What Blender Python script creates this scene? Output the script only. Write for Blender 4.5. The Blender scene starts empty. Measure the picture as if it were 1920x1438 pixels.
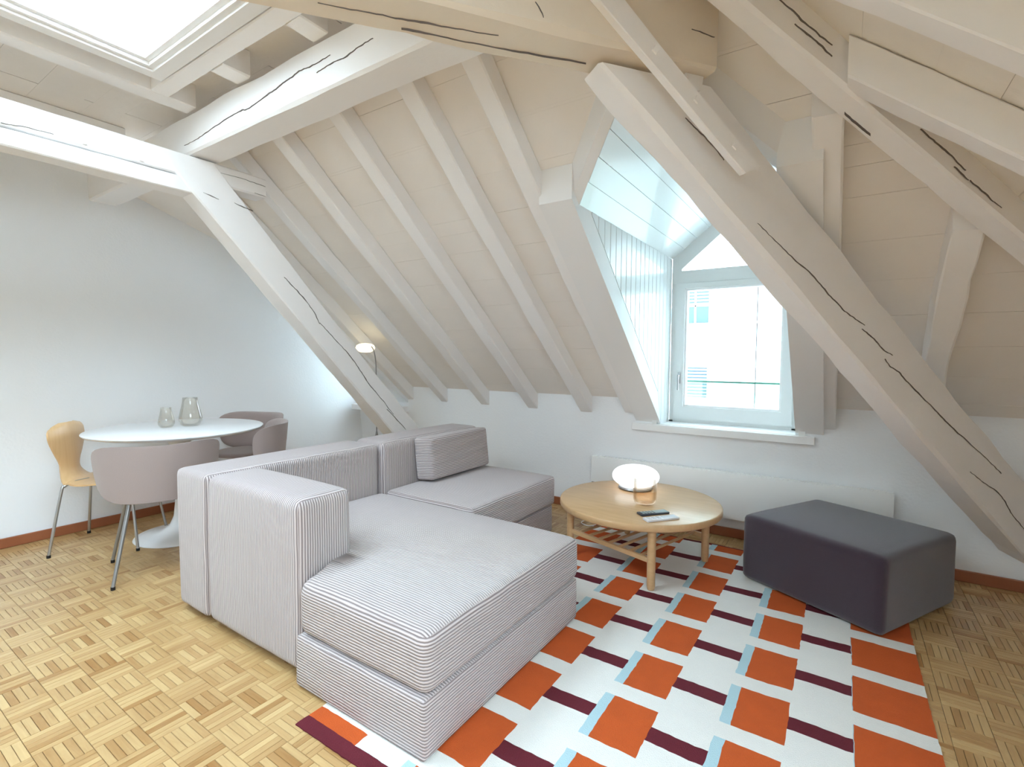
import bpy, bmesh, math, random
from mathutils import Vector, Matrix, noise

rnd = random.Random(7)
SC = bpy.context.scene
COL = SC.collection
# ------------------------------------------------------------------ camera
F_PX, YAW, PITCH, ROLL, EYE = 932.91, math.radians(33.6735), math.radians(2.987), math.radians(.3777), 1.30
fw = Vector((-math.sin(YAW) * math.cos(PITCH), math.cos(YAW) * math.cos(PITCH), -math.sin(PITCH)))
rt = Vector((math.cos(YAW), math.sin(YAW), 0))
up = rt.cross(fw)
rt2 = math.cos(ROLL) * rt + math.sin(ROLL) * up
up2 = -math.sin(ROLL) * rt + math.cos(ROLL) * up
cam = bpy.data.cameras.new('camera')
cam.sensor_width = 36
cam.lens = 36 * F_PX / 1920
cam.clip_start = .02
co = bpy.data.objects.new('camera', cam)
COL.objects.link(co)
co.matrix_world = Matrix(((rt2.x, up2.x, -fw.x, 0), (rt2.y, up2.y, -fw.y, 0), (rt2.z, up2.z, -fw.z, EYE), (0, 0, 0, 1)))
SC.camera = co
# ------------------------------------------------------------------ world, light, exposure
W = bpy.data.worlds.new('sky')
SC.world = W
W.use_nodes = True
bg = W.node_tree.nodes['Background']
bg.inputs[0].default_value = (.725, .865, 1.0, 1)
bg.inputs[1].default_value = 6.5
SC.view_settings.view_transform = 'Standard'
SC.view_settings.look = 'None'
SC.view_settings.gamma = 1
SC.view_settings.use_curve_mapping = False
SC.view_settings.exposure = 2.2
SC.cycles.use_denoising = True
SC.cycles.max_bounces = 14
SC.cycles.diffuse_bounces = 9
SC.cycles.transparent_max_bounces = 16
SC.cycles.sample_clamp_indirect = 6


def portal(name, loc, size, direction):
    l = bpy.data.lights.new(name, 'AREA')
    l.shape = 'RECTANGLE'
    l.size, l.size_y = size
    l.cycles.is_portal = True
    o = bpy.data.objects.new(name, l)
    COL.objects.link(o)
    o.location = loc
    o.rotation_euler = Vector(direction).to_track_quat('-Z', 'Y').to_euler()
    return o


portal('dormer_daylight', (-.72, 4.16, 1.6), (.9, 1.7), (0, -1, 0))
portal('small_dormer_daylight', (-4.3, 4.16, 1.2), (.7, .8), (0, -1, 0))
portal('skylight_daylight', (-2.51, .25, 2.95), (1.0, 1.9), (0, 0, -1))
portal('side_fill_daylight', (.70, -.29, 1.90), (1.1, 1.4), (-.64, 0, -.77))
portal('rear_fill_daylight', (-1.2, -.7, 2.95), (.9, 2.0), (0, 0, -1))


# ------------------------------------------------------------------ materials
def mat(name, col, rough=.6, metal=0, bump=0, bscale=40, vary=0, vscale=6, spec=.5, coat=0, emit=None, estr=0, sheen=0, stretch=None):
    m = bpy.data.materials.new(name)
    m.use_nodes = True
    nt = m.node_tree
    b = nt.nodes['Principled BSDF']
    c = tuple(pow(v, 2.2) for v in col)
    b.inputs['Base Color'].default_value = (*c, 1)
    b.inputs['Roughness'].default_value = rough
    b.inputs['Metallic'].default_value = metal
    b.inputs['Specular IOR Level'].default_value = spec
    b.inputs['Coat Weight'].default_value = coat
    b.inputs['Sheen Weight'].default_value = sheen
    if emit:
        b.inputs['Emission Color'].default_value = (*emit, 1)
        b.inputs['Emission Strength'].default_value = estr
    if bump or vary:
        geo = nt.nodes.new('ShaderNodeNewGeometry')
        mp = nt.nodes.new('ShaderNodeMapping')
        if stretch:
            mp.inputs['Scale'].default_value = stretch
        nt.links.new(geo.outputs['Position'], mp.inputs['Vector'])
    if bump:
        n = nt.nodes.new('ShaderNodeTexNoise')
        n.inputs['Scale'].default_value = bscale
        n.inputs['Detail'].default_value = 4
        nt.links.new(mp.outputs[0], n.inputs['Vector'])
        bp = nt.nodes.new('ShaderNodeBump')
        bp.inputs['Strength'].default_value = bump
        bp.inputs['Distance'].default_value = .01
        nt.links.new(n.outputs[0], bp.inputs['Height'])
        nt.links.new(bp.outputs[0], b.inputs['Normal'])
    if vary:
        n = nt.nodes.new('ShaderNodeTexNoise')
        n.inputs['Scale'].default_value = vscale
        n.inputs['Detail'].default_value = 5
        nt.links.new(mp.outputs[0], n.inputs['Vector'])
        mx = nt.nodes.new('ShaderNodeMix')
        mx.data_type = 'RGBA'
        mx.inputs[6].default_value = (*[v * (1 - vary) for v in c], 1)
        mx.inputs[7].default_value = (*[min(1, v * (1 + vary)) for v in c], 1)
        nt.links.new(n.outputs[0], mx.inputs[0])
        nt.links.new(mx.outputs[2], b.inputs['Base Color'])
    return m


def grain_mat(name, axis, attr=True, c1=(.56, .37, .16), c2=(.82, .70, .50), rough=.34, coat=.25, gs=1.0):
    """wood with grain along one axis; tone per piece from the 'tone' attribute"""
    m = bpy.data.materials.new(name)
    m.use_nodes = True
    nt = m.node_tree
    b = nt.nodes['Principled BSDF']
    b.inputs['Roughness'].default_value = rough
    b.inputs['Coat Weight'].default_value = coat
    b.inputs['Coat Roughness'].default_value = .2
    at = nt.nodes.new('ShaderNodeAttribute')
    at.attribute_name = 'tone'
    oi = nt.nodes.new('ShaderNodeObjectInfo')
    geo = nt.nodes.new('ShaderNodeNewGeometry')
    mp = nt.nodes.new('ShaderNodeMapping')
    sc = [60 * gs] * 3
    sc[axis] = 7 * gs
    mp.inputs['Scale'].default_value = sc
    nt.links.new(geo.outputs['Position'], mp.inputs['Vector'])
    off = nt.nodes.new('ShaderNodeVectorMath')
    off.operation = 'SCALE'
    comb = nt.nodes.new('ShaderNodeCombineXYZ')
    for i in range(3):
        nt.links.new(at.outputs['Fac'], comb.inputs[i])
    nt.links.new(comb.outputs[0], off.inputs[0])
    off.inputs['Scale'].default_value = 90
    nt.links.new(off.outputs[0], mp.inputs['Location'])
    n = nt.nodes.new('ShaderNodeTexNoise')
    n.inputs['Scale'].default_value = 1
    n.inputs['Detail'].default_value = 6
    n.inputs['Distortion'].default_value = 1.2
    nt.links.new(mp.outputs[0], n.inputs['Vector'])
    add = nt.nodes.new('ShaderNodeMath')
    add.operation = 'MULTIPLY_ADD'
    nt.links.new(n.outputs[0], add.inputs[0])
    add.inputs[1].default_value = .5
    sub = nt.nodes.new('ShaderNodeMath')
    sub.operation = 'SUBTRACT'
    if attr:
        nt.links.new(at.outputs['Fac'], sub.inputs[0])
    else:
        sub.inputs[0].default_value = .55
    sub.inputs[1].default_value = .25
    nt.links.new(sub.outputs[0], add.inputs[2])
    ramp = nt.nodes.new('ShaderNodeValToRGB')
    ramp.color_ramp.elements[0].color = (*[pow(v, 2.2) for v in c1], 1)
    ramp.color_ramp.elements[1].color = (*[pow(v, 2.2) for v in c2], 1)
    ramp.color_ramp.elements[0].position = 0
    ramp.color_ramp.elements[1].position = 1
    nt.links.new(add.outputs[0], ramp.inputs[0])
    nt.links.new(ramp.outputs[0], b.inputs['Base Color'])
    return m


def rib_mat(name, top_axis, side, pitch=.0112):
    """corduroy: ribs follow one axis on top, side = 'z' for level ribs or 'v' for upright ribs on the sides"""
    m = bpy.data.materials.new(name)
    m.use_nodes = True
    nt = m.node_tree
    N = nt.nodes.new
    Lk = nt.links.new
    b = nt.nodes['Principled BSDF']
    b.inputs['Roughness'].default_value = .85
    b.inputs['Sheen Weight'].default_value = .35
    b.inputs['Specular IOR Level'].default_value = .25
    tc = N('ShaderNodeTexCoord')
    sp = N('ShaderNodeSeparateXYZ')
    nz = N('ShaderNodeTexNoise')
    nz.inputs['Scale'].default_value = 5
    Lk(tc.outputs['Object'], nz.inputs['Vector'])
    vm = N('ShaderNodeVectorMath')
    vm.operation = 'MULTIPLY_ADD'
    Lk(nz.outputs['Color'], vm.inputs[0])
    vm.inputs[1].default_value = (.008, .008, .008)
    Lk(tc.outputs['Object'], vm.inputs[2])
    Lk(vm.outputs[0], sp.inputs[0])
    sn = N('ShaderNodeSeparateXYZ')
    Lk(tc.outputs['Normal'], sn.inputs[0])

    def ma(op, a, bb=None):
        n = N('ShaderNodeMath')
        n.operation = op
        for i, v in enumerate((a, bb)):
            if v is None:
                continue
            if isinstance(v, (int, float)):
                n.inputs[i].default_value = v
            else:
                Lk(v, n.inputs[i])
        return n.outputs[0]

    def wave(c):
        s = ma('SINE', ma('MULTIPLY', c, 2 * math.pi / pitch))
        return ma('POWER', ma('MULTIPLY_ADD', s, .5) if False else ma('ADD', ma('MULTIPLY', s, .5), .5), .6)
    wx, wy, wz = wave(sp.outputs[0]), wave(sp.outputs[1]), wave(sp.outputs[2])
    topw = {'x': wx, 'y': wy, 'z': wz}[top_axis]
    isx = ma('GREATER_THAN', ma('ABSOLUTE', sn.outputs[0]), ma('ABSOLUTE', sn.outputs[1]))
    if side == 'z':
        sidew = wz
    else:
        # upright ribs: vary with y on faces that look along x, with x on the others
        sidew = ma('ADD', ma('MULTIPLY', isx, wy), ma('MULTIPLY', ma('SUBTRACT', 1, isx), wx))
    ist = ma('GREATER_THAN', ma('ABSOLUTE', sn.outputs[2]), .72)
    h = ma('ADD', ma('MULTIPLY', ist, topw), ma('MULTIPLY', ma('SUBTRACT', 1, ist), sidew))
    bp = N('ShaderNodeBump')
    bp.inputs['Strength'].default_value = .9
    bp.inputs['Distance'].default_value = .0035
    Lk(h, bp.inputs['Height'])
    Lk(bp.outputs[0], b.inputs['Normal'])
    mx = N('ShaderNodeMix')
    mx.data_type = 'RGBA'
    mx.inputs[6].default_value = (*[pow(v, 2.2) for v in (.48, .425, .42)], 1)  # groove colour: valley shade painted in, together with the woven base
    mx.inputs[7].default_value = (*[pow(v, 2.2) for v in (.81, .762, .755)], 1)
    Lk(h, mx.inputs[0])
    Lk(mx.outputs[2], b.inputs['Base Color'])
    return m


def glass_mat(name, tint=(1, 1, 1), gloss=.08, rough=.02):
    m = bpy.data.materials.new(name)
    m.use_nodes = True
    nt = m.node_tree
    nt.nodes.remove(nt.nodes['Principled BSDF'])
    t = nt.nodes.new('ShaderNodeBsdfTransparent')
    t.inputs[0].default_value = (*tint, 1)
    g = nt.nodes.new('ShaderNodeBsdfGlossy')
    g.inputs['Roughness'].default_value = rough
    fr = nt.nodes.new('ShaderNodeLayerWeight')
    fr.inputs['Blend'].default_value = .25
    mul = nt.nodes.new('ShaderNodeMath')
    mul.operation = 'MULTIPLY_ADD'
    mul.inputs[1].default_value = .38
    mul.inputs[2].default_value = gloss
    nt.links.new(fr.outputs['Fresnel'], mul.inputs[0])
    mix = nt.nodes.new('ShaderNodeMixShader')
    nt.links.new(mul.outputs[0], mix.inputs[0])
    nt.links.new(t.outputs[0], mix.inputs[1])
    nt.links.new(g.outputs[0], mix.inputs[2])
    nt.links.new(mix.outputs[0], nt.nodes['Material Output'].inputs[0])
    return m


PLASTER = mat('plaster', (.93, .935, .94), .85, bump=.15, bscale=60)
PAINT = mat('white_paint', (.93, .925, .92), .5)
DORMER = mat('dormer_paint', (.90, .91, .905), .3, coat=.3)
TIMBER = mat('painted_timber', (.945, .935, .928), .6, bump=.3, bscale=14, stretch=(1, 1, 1), vary=.03, vscale=3)
BOARD = mat('painted_board', (.935, .912, .885), .65, bump=.25, bscale=22, vary=.04, vscale=4)
DECK = mat('roof_deck', (.42, .37, .32), .9)
CRACK = mat('crack_dark', (.43, .40, .38), .95)
RAD = mat('radiator_enamel', (.94, .94, .93), .35)
BROWN = mat('brown_wood', (.60, .36, .24), .4, vary=.12, vscale=12, coat=.2)
TIMBER_WARM_SHADE = mat('timber_warm_shade', (.90, .85, .78), .65, bump=.3, bscale=14, vary=.05, vscale=3)  # warm shade of the collar beam, painted into its timber colour
BOARD_WARM_LIGHT = mat('board_warm_light', (.91, .885, .845), .65, bump=.25, bscale=22, vary=.05, vscale=4)  # warm light on the side slope, put into the board colour
SUBFLOOR = mat('floor_adhesive', (.36, .25, .14), .9)
PX = grain_mat('parquet_grain_x', 0)
PY = grain_mat('parquet_grain_y', 1)
OAK = grain_mat('oiled_oak', 0, False, (.66, .48, .30), (.90, .76, .58), .35, .2, .5)
PLY = grain_mat('chair_veneer', 2, False, (.80, .61, .40), (.95, .82, .63), .35, .3, .4)
CHROME = mat('brushed_steel', (.72, .72, .72), .3, metal=.9)
GREYSTEEL = mat('grey_leg', (.60, .60, .60), .35, metal=.6)
RUBBER = mat('black_rubber', (.10, .09, .09), .7)
TULIP = mat('white_lacquer', (.93, .94, .95), .35, coat=.15)
FELT = mat('taupe_fabric', (.635, .575, .56), .9, bump=.3, bscale=500, sheen=.4)
OTTO = mat('aubergine_fabric', (.225, .172, .22), .9, bump=.4, bscale=420, sheen=.45)
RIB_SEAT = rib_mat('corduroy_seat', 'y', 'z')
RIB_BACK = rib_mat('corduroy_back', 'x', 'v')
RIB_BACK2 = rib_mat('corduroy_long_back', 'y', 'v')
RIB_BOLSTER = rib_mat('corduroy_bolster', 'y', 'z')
GLASS = glass_mat('window_glass', (.90, .93, .93), .03)
GLASS_D = glass_mat('dormer_glass', (.72, .765, .77), .03)
VASE = glass_mat('smoked_glass', (.962, .955, .935), .03)
AMBER = glass_mat('amber_glass', (.975, .905, .82), .03, .1)
CLEAR = glass_mat('pale_glass', (.98, .97, .95), .03, .05)
GREENGLASS = glass_mat('green_glass', (.80, .93, .88), .08)
GREENEDGE = mat('green_glass_edge', (.25, .40, .34), .3)
R_CREAM = mat('rug_cream', (.90, .895, .875), .95, bump=.5, bscale=260, vary=.03, vscale=12)
R_ORANGE = mat('rug_orange', (.76, .335, .125), .95, bump=.5, bscale=260, vary=.10, vscale=14)
R_MAROON = mat('rug_maroon', (.38, .10, .155), .95, bump=.5, bscale=260, vary=.08, vscale=12)
R_BLUE = mat('rug_blue', (.68, .80, .83), .95, bump=.5, bscale=260, vary=.03, vscale=12)
FACADE = mat('render_facade', (.74, .70, .70), .9)
FACADE2 = mat('pale_facade', (.70, .74, .72), .9)
FWIN = mat('far_window', (.20, .26, .29), .2)
FSLAT = mat('far_slat', (.42, .46, .47), .6)
OUTG = mat('street', (.6, .6, .6), .9)


# ------------------------------------------------------------------ helpers
def tag(o, label=None, cat=None, group=None, kind=None):
    if label:
        o['label'] = label
    if cat:
        o['category'] = cat
    if group:
        o['group'] = group
    if kind:
        o['kind'] = kind
    return o


def thing(name, loc, label, cat, group=None, rz=0):
    o = bpy.data.objects.new(name, None)
    o.empty_display_size = .1
    COL.objects.link(o)
    o.matrix_world = Matrix.Translation(loc) @ Matrix.Rotation(rz, 4, 'Z')
    return tag(o, label, cat, group)


MW = {}


def obj(name, bm, material, parent=None, smooth=False, local=False, mods=None):
    """links bm as one mesh object; coordinates are world ones unless local"""
    bmesh.ops.recalc_face_normals(bm, faces=bm.faces)
    if parent is not None and not local:
        bm.transform(abs_mat(parent).inverted())
    me = bpy.data.meshes.new(name)
    bm.to_mesh(me)
    bm.free()
    for mm in (material if isinstance(material, (list, tuple)) else [material]):
        me.materials.append(mm)
    if smooth:
        me.polygons.foreach_set('use_smooth', [True] * len(me.polygons))
        if smooth != 'full':
            me.set_sharp_from_angle(angle=math.radians(38))
    o = bpy.data.objects.new(name, me)
    COL.objects.link(o)
    if parent is not None:
        o.parent = parent
    return o


def abs_mat(o):
    m = o.matrix_basis.copy()
    while o.parent:
        o = o.parent
        m = o.matrix_basis @ m
    return m


def boxg(bm, lo, hi, bev=0):
    x0, y0, z0 = lo
    x1, y1, z1 = hi
    v = [bm.verts.new(p) for p in ((x0, y0, z0), (x1, y0, z0), (x1, y1, z0), (x0, y1, z0), (x0, y0, z1), (x1, y0, z1), (x1, y1, z1), (x0, y1, z1))]
    fs = [bm.faces.new([v[i] for i in f]) for f in ((3, 2, 1, 0), (4, 5, 6, 7), (0, 1, 5, 4), (1, 2, 6, 5), (2, 3, 7, 6), (3, 0, 4, 7))]
    if bev:
        es = list({e for f in fs for e in f.edges})
        bmesh.ops.bevel(bm, geom=es, offset=bev, segments=2, profile=.5, affect='EDGES')
    return bm


def box(lo, hi, bev=0):
    return boxg(bmesh.new(), lo, hi, bev)


def hexa(bm, A, B):
    """solid between two quads with matching corners"""
    a = [bm.verts.new(p) for p in A]
    b = [bm.verts.new(p) for p in B]
    n = len(a)
    bm.faces.new(a[::-1])
    bm.faces.new(b)
    for i in range(n):
        j = (i + 1) % n
        bm.faces.new((a[i], a[j], b[j], b[i]))
    return bm


def prism(bm, poly, off):
    off = Vector(off)
    return hexa(bm, [Vector(p) for p in poly], [Vector(p) + off for p in poly])


def hewn(A, B, ch=.010, jit=.0045, seed=0, step=.09):
    """hand-hewn beam between two end quads: chamfered edges that wander a little"""
    A = [Vector(p) for p in A]
    B = [Vector(p) for p in B]
    L = (sum(B, Vector()) / 4 - sum(A, Vector()) / 4).length
    n = max(2, int(L / step))
    bm = bmesh.new()
    rings = []
    for k in range(n + 1):
        t = k / n
        c = [A[i].lerp(B[i], t) for i in range(4)]
        mid = sum(c, Vector()) / 4
        ring = []
        for i in range(4):
            p, a, b = c[i], c[i - 1], c[(i + 1) % 4]
            w = ch * (1 + .9 * noise.noise(Vector((t * L * 3.1, i * 7.3, seed * 3.7))))
            d = (p - mid).normalized() * jit * 1.6 * noise.noise(Vector((t * L * 2.3, i * 5.1 + 20, seed * 2.9)))
            d2 = (p - mid).normalized() * jit * .8 * noise.noise(Vector((t * L * 9, i * 3.1 + 50, seed * 1.9)))
            pp = p + d + d2
            ring.append(pp + (a - p).normalized() * w)
            ring.append(pp + (b - p).normalized() * w)
        rings.append([bm.verts.new(q) for q in ring])
    for k in range(n):
        for i in range(8):
            j = (i + 1) % 8
            bm.faces.new((rings[k][i], rings[k][j], rings[k + 1][j], rings[k + 1][i]))
    bm.faces.new(rings[0][::-1])
    bm.faces.new(rings[-1])
    return bm


def tubeg(bm, pts, r, seg=10, r1=None):
    pts = [Vector(p) for p in pts]
    rings = []
    n = len(pts)
    t0 = (pts[1] - pts[0]).normalized()
    ref = Vector((0, 0, 1)) if abs(t0.z) < .9 else Vector((1, 0, 0))
    u = t0.cross(ref).normalized()
    for k, p in enumerate(pts):
        t = (pts[min(k + 1, n - 1)] - pts[max(k - 1, 0)]).normalized()
        u = (u - t * u.dot(t)).normalized()
        v = t.cross(u)
        rr = r if r1 is None else r + (r1 - r) * k / (n - 1)
        rings.append([bm.verts.new(p + rr * (math.cos(a) * u + math.sin(a) * v)) for a in [2 * math.pi * i / seg for i in range(seg)]])
    for k in range(n - 1):
        for i in range(seg):
            j = (i + 1) % seg
            bm.faces.new((rings[k][i], rings[k][j], rings[k + 1][j], rings[k + 1][i]))
    bm.faces.new(rings[0][::-1])
    bm.faces.new(rings[-1])
    return bm


def tube(pts, r, seg=10, r1=None):
    return tubeg(bmesh.new(), pts, r, seg, r1)


def smoothpath(pts, sub=5):
    """Catmull-Rom through the points"""
    P = [Vector(p) for p in pts]
    P = [P[0] * 2 - P[1]] + P + [P[-1] * 2 - P[-2]]
    out = []
    for i in range(1, len(P) - 2):
        for s in range(sub):
            t = s / sub
            a, b, c, d = P[i - 1:i + 3]
            out.append(.5 * ((2 * b) + (c - a) * t + (2 * a - 5 * b + 4 * c - d) * t * t + (3 * b - a - 3 * c + d) * t ** 3))
    out.append(P[-2])
    return out


def lathe(prof, c=(0, 0, 0), seg=48, closed=False, sx=1, sy=1):
    bm = bmesh.new()
    rings = []
    for r, z in prof:
        if r < 1e-6:
            rings.append([bm.verts.new((c[0], c[1], c[2] + z))])
        else:
            rings.append([bm.verts.new((c[0] + sx * r * math.cos(2 * math.pi * i / seg), c[1] + sy * r * math.sin(2 * math.pi * i / seg), c[2] + z)) for i in range(seg)])
    pairs = list(zip(rings[:-1], rings[1:]))
    if closed:
        pairs.append((rings[-1], rings[0]))
    for a, b in pairs:
        for i in range(seg):
            j = (i + 1) % seg
            if len(a) == 1 and len(b) == 1:
                continue
            if len(a) == 1:
                bm.faces.new((a[0], b[j], b[i]))
            elif len(b) == 1:
                bm.faces.new((a[i], a[j], b[0]))
            else:
                bm.faces.new((a[i], a[j], b[j], b[i]))
    return bm


def soft(poly, z0, z1, r, crown=0, cuts=0, seg=4, inset=None):
    """upholstered block: polygon footprint pulled up, all edges rounded, top crowned"""
    bm = bmesh.new()
    a = [bm.verts.new((x, y, z0)) for x, y in poly]
    b = [bm.verts.new((x, y, z1)) for x, y in poly]
    n = len(a)
    bm.faces.new(a[::-1])
    bm.faces.new(b)
    for i in range(n):
        bm.faces.new((a[i], a[(i + 1) % n], b[(i + 1) % n], b[i]))
    bmesh.ops.bevel(bm, geom=list(bm.edges), offset=r, segments=seg, profile=.55, affect='EDGES', clamp_overlap=True)
    xs = [p[0] for p in poly]
    ys = [p[1] for p in poly]
    if cuts:
        for i in range(1, cuts):
            for ax, lo, hi in ((0, min(xs), max(xs)), (1, min(ys), max(ys))):
                co_ = [0, 0, 0]
                no = [0, 0, 0]
                co_[ax] = lo + (hi - lo) * i / cuts
                no[ax] = 1
                bmesh.ops.bisect_plane(bm, geom=list(bm.verts) + list(bm.edges) + list(bm.faces), plane_co=co_, plane_no=no)
        for k in (.33, .66):
            bmesh.ops.bisect_plane(bm, geom=list(bm.verts) + list(bm.edges) + list(bm.faces), plane_co=(0, 0, z0 + (z1 - z0) * k), plane_no=(0, 0, 1))
    cx, cy = (min(xs) + max(xs)) / 2, (min(ys) + max(ys)) / 2
    hx, hy = (max(xs) - min(xs)) / 2, (max(ys) - min(ys)) / 2
    for v in bm.verts:
        u, w = (v.co.x - cx) / hx, (v.co.y - cy) / hy
        if crown and v.co.z > (z0 + z1) / 2:
            v.co.z += crown * max(0, 1 - u ** 4) * max(0, 1 - w ** 4) - crown * .35
        k = .004 * noise.noise(v.co * 4.0) + .0015 * noise.noise(v.co * 13)
        v.co += Vector((k, k, 0)) if v.co.z > z0 + .005 else Vector((0, 0, 0))
    return bm


def cracks(lines, normal, parent, w=.004, name='crack'):
    nrm = Vector(normal).normalized()
    for pts in lines:
        bm = bmesh.new()
        P = smoothpath(pts, 9) if len(pts) > 2 else [Vector(pts[0]).lerp(Vector(pts[1]), q / 8) for q in range(9)]
        n = len(P)
        prev = None
        for k, p in enumerate(P):
            t = (P[min(k + 1, n - 1)] - P[max(k - 1, 0)]).normalized()
            s = t.cross(nrm).normalized()
            f = k / (n - 1)
            ww = w * .62 * (.25 + .75 * math.sin(math.pi * min(1, max(0, .08 + f * .84)))) * (1 + .8 * noise.noise(p * 30))
            j = s * (.004 * noise.noise(p * 12) + .0035 * noise.noise(p * 45))
            q = [bm.verts.new(p + j + s * ww / 2 + nrm * .0035), bm.verts.new(p + j - s * ww / 2 + nrm * .0035),
                 bm.verts.new(p + j - s * ww / 2 - nrm * .006), bm.verts.new(p + j + s * ww / 2 - nrm * .006)]
            if prev:
                for i in range(4):
                    bm.faces.new((prev[i], prev[(i + 1) % 4], q[(i + 1) % 4], q[i]))
            else:
                bm.faces.new(q[::-1])
            prev = q
        bm.faces.new(prev)
        obj(name, bm, CRACK, parent)


T = .839
ZA = lambda y: 4.227 - T * y          # underside of the boards on the window-side slope
ZAU = lambda y: 4.087 - T * y         # underside of its rafters
ZB = lambda x: 2.345 - T * x          # boards of the side slope
ZBU = lambda x: 2.205 - T * x
YW, XL, XR, YR, ZC = 3.87, -4.65, 1.627, -2.5, 2.87
KNEE = .98
HIP = 2.243                            # hip line of the boards: y = x + HIP
DX0, DX1, DYW, DZE, DXA, DZA = -1.18, -.26, 4.10, 2.10, -.72, 2.47   # dormer: cheeks, window plane, eaves, apex
SILL = .785

# ================================================================== STRUCTURE
# ---- floor
floor = obj('floor', box((XL - .7, YR - .1, -.06), (XR + .1, YW + .1, -.004)), SUBFLOOR)
tag(floor, 'oak mosaic parquet floor laid in a basket pattern of five-strip blocks', kind='structure')

BS = .1247
cam_pos = Vector((0, 0, EYE))


def to_px(p):
    d = Vector(p) - cam_pos
    z = d.dot(fw)
    if z < .05:
        return None
    return 960 + F_PX * d.dot(rt2) / z, 719 - F_PX * d.dot(up2) / z, z


def covered(x, y):
    """under the rug, the sofa or another thing that stands on the floor"""
    if -1.58 < x < .32 and .97 < y < 3.64:
        return True
    if -2.77 < x < -1.7 and 1.1 < y < 3.24:
        return True
    return False


strips = []
for i in range(-3, int((XR - XL + 1.0) / BS) + 1):
    for j in range(int((YW - YR) / BS) + 1):
        bx, by = -2.766 + round((XL - .3 + 2.766) / BS) * BS + i * BS, .553 + round((YR - .553) / BS) * BS + j * BS
        if bx > XR + .05 or by > YW + .05 or by + BS < YR or bx + BS < XL - .1:
            continue
        alongx = (round((bx + 2.766) / BS) + round((by - .553) / BS)) % 2 == 0
        for s in range(5):
            g = .0007
            w = BS / 5
            if alongx:
                r = (bx + g, by + s * w + g, bx + BS - g, by + (s + 1) * w - g)
            else:
                r = (bx + s * w + g, by + g, bx + (s + 1) * w - g, by + BS - g)
            tone = min(1, max(0, rnd.gauss(.60, .12)))
            if rnd.random() < .07:
                tone = .18 + rnd.random() * .15
            strips.append((r, alongx, tone))
near = []
for k, (r, ax, tone) in enumerate(strips):
    cx, cy = (r[0] + r[2]) / 2, (r[1] + r[3]) / 2
    q = to_px((cx, cy, 0))
    if q and 5 < q[0] < 1915 and 5 < q[1] < 1433 and not covered(cx, cy):
        near.append((q[2], k))
near.sort()
single = {k for _, k in near[:298]}


def strip_mesh(bm, r, tone, lay, dz=0):
    b = .0009
    lo, hi = (r[0], r[1]), (r[2], r[3])
    bot = [bm.verts.new(p) for p in ((lo[0], lo[1], -.005), (hi[0], lo[1], -.005), (hi[0], hi[1], -.005), (lo[0], hi[1], -.005))]
    mid = [bm.verts.new(p) for p in ((lo[0], lo[1], -b + dz), (hi[0], lo[1], -b + dz), (hi[0], hi[1], -b + dz), (lo[0], hi[1], -b + dz))]
    top = [bm.verts.new(p) for p in ((lo[0] + b, lo[1] + b, dz), (hi[0] - b, lo[1] + b, dz), (hi[0] - b, hi[1] - b, dz), (lo[0] + b, hi[1] - b, dz))]
    fs = [bm.faces.new(top)]
    for A, B_ in ((bot, mid), (mid, top)):
        for i in range(4):
            fs.append(bm.faces.new((A[i], A[(i + 1) % 4], B_[(i + 1) % 4], B_[i])))
    for v in bot + mid + top:
        v[lay] = tone
    return fs


proto = {}
for axx in (True, False):
    for t in range(10):
        bm = bmesh.new()
        lay = bm.verts.layers.float.new('tone')
        w = BS / 5 - .0014
        L = BS - .0014
        strip_mesh(bm, (0, 0, L, w) if axx else (0, 0, w, L), .14 + t * .085, lay)
        me = bpy.data.meshes.new('parquet_strip')
        bmesh.ops.recalc_face_normals(bm, faces=bm.faces)
        bm.to_mesh(me)
        bm.free()
        me.materials.append(PX if axx else PY)
        proto[axx, t] = me
bms = {True: bmesh.new(), False: bmesh.new()}
lays = {a: bms[a].verts.layers.float.new('tone') for a in bms}
for k, (r, ax, tone) in enumerate(strips):
    if k in single:
        o = bpy.data.objects.new('parquet_strip', proto[ax, min(9, max(0, round((tone - .14) / .085)))])
        COL.objects.link(o)
        o.location = (r[0], r[1], rnd.uniform(-.0003, .0003))
        o.parent = floor
    else:
        strip_mesh(bms[ax], r, tone, lays[ax], rnd.uniform(-.0003, .0003))
for ax, nm in ((True, 'parquet_strips_lengthwise'), (False, 'parquet_strips_crosswise')):
    o = obj(nm, bms[ax], PX if ax else PY, floor)
    tag(o, kind='stuff')

# ---- walls
bm = bmesh.new()
boxg(bm, (XL - .4, YW, 0), (-4.6, DYW, 2.9))
boxg(bm, (-4.6, YW, 0), (-3.95, DYW, .75))
boxg(bm, (-3.95, YW, 0), (DX0 - .021, DYW + .08, KNEE + .04))
boxg(bm, (DX0 - .021, YW, 0), (DX1 + .021, DYW + .08, SILL - .03))
boxg(bm, (DX1 + .021, YW, 0), (XR + .2, DYW + .08, KNEE + .04))
wb = obj('wall_back', bm, PLASTER)
tag(wb, 'low white plaster knee wall under the sloping roof', kind='structure')
bm = bmesh.new()
lean = .115
prism(bm, [(XL, YR, -.02), (XL, DYW + .1, -.02), (XL - lean * 3, DYW + .1, 3.0), (XL - lean * 3, YR, 3.0)], (-.12, 0, 0))
wl = obj('wall_left', bm, PLASTER)
tag(wl, 'tall white plaster wall behind the dining table', kind='structure')
wr = obj('wall_right', box((XR, YR, 0), (XR + .12, YW, KNEE + .04)), PLASTER)
tag(wr, 'low white knee wall on the side slope', kind='structure')
bm = bmesh.new()
boxg(bm, (XL - .5, YR - .15, -.05), (XR + .1, YR, 2.95))
wf = obj('wall_front', bm, mat('grey_panel', (.86, .86, .87), .6))
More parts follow.
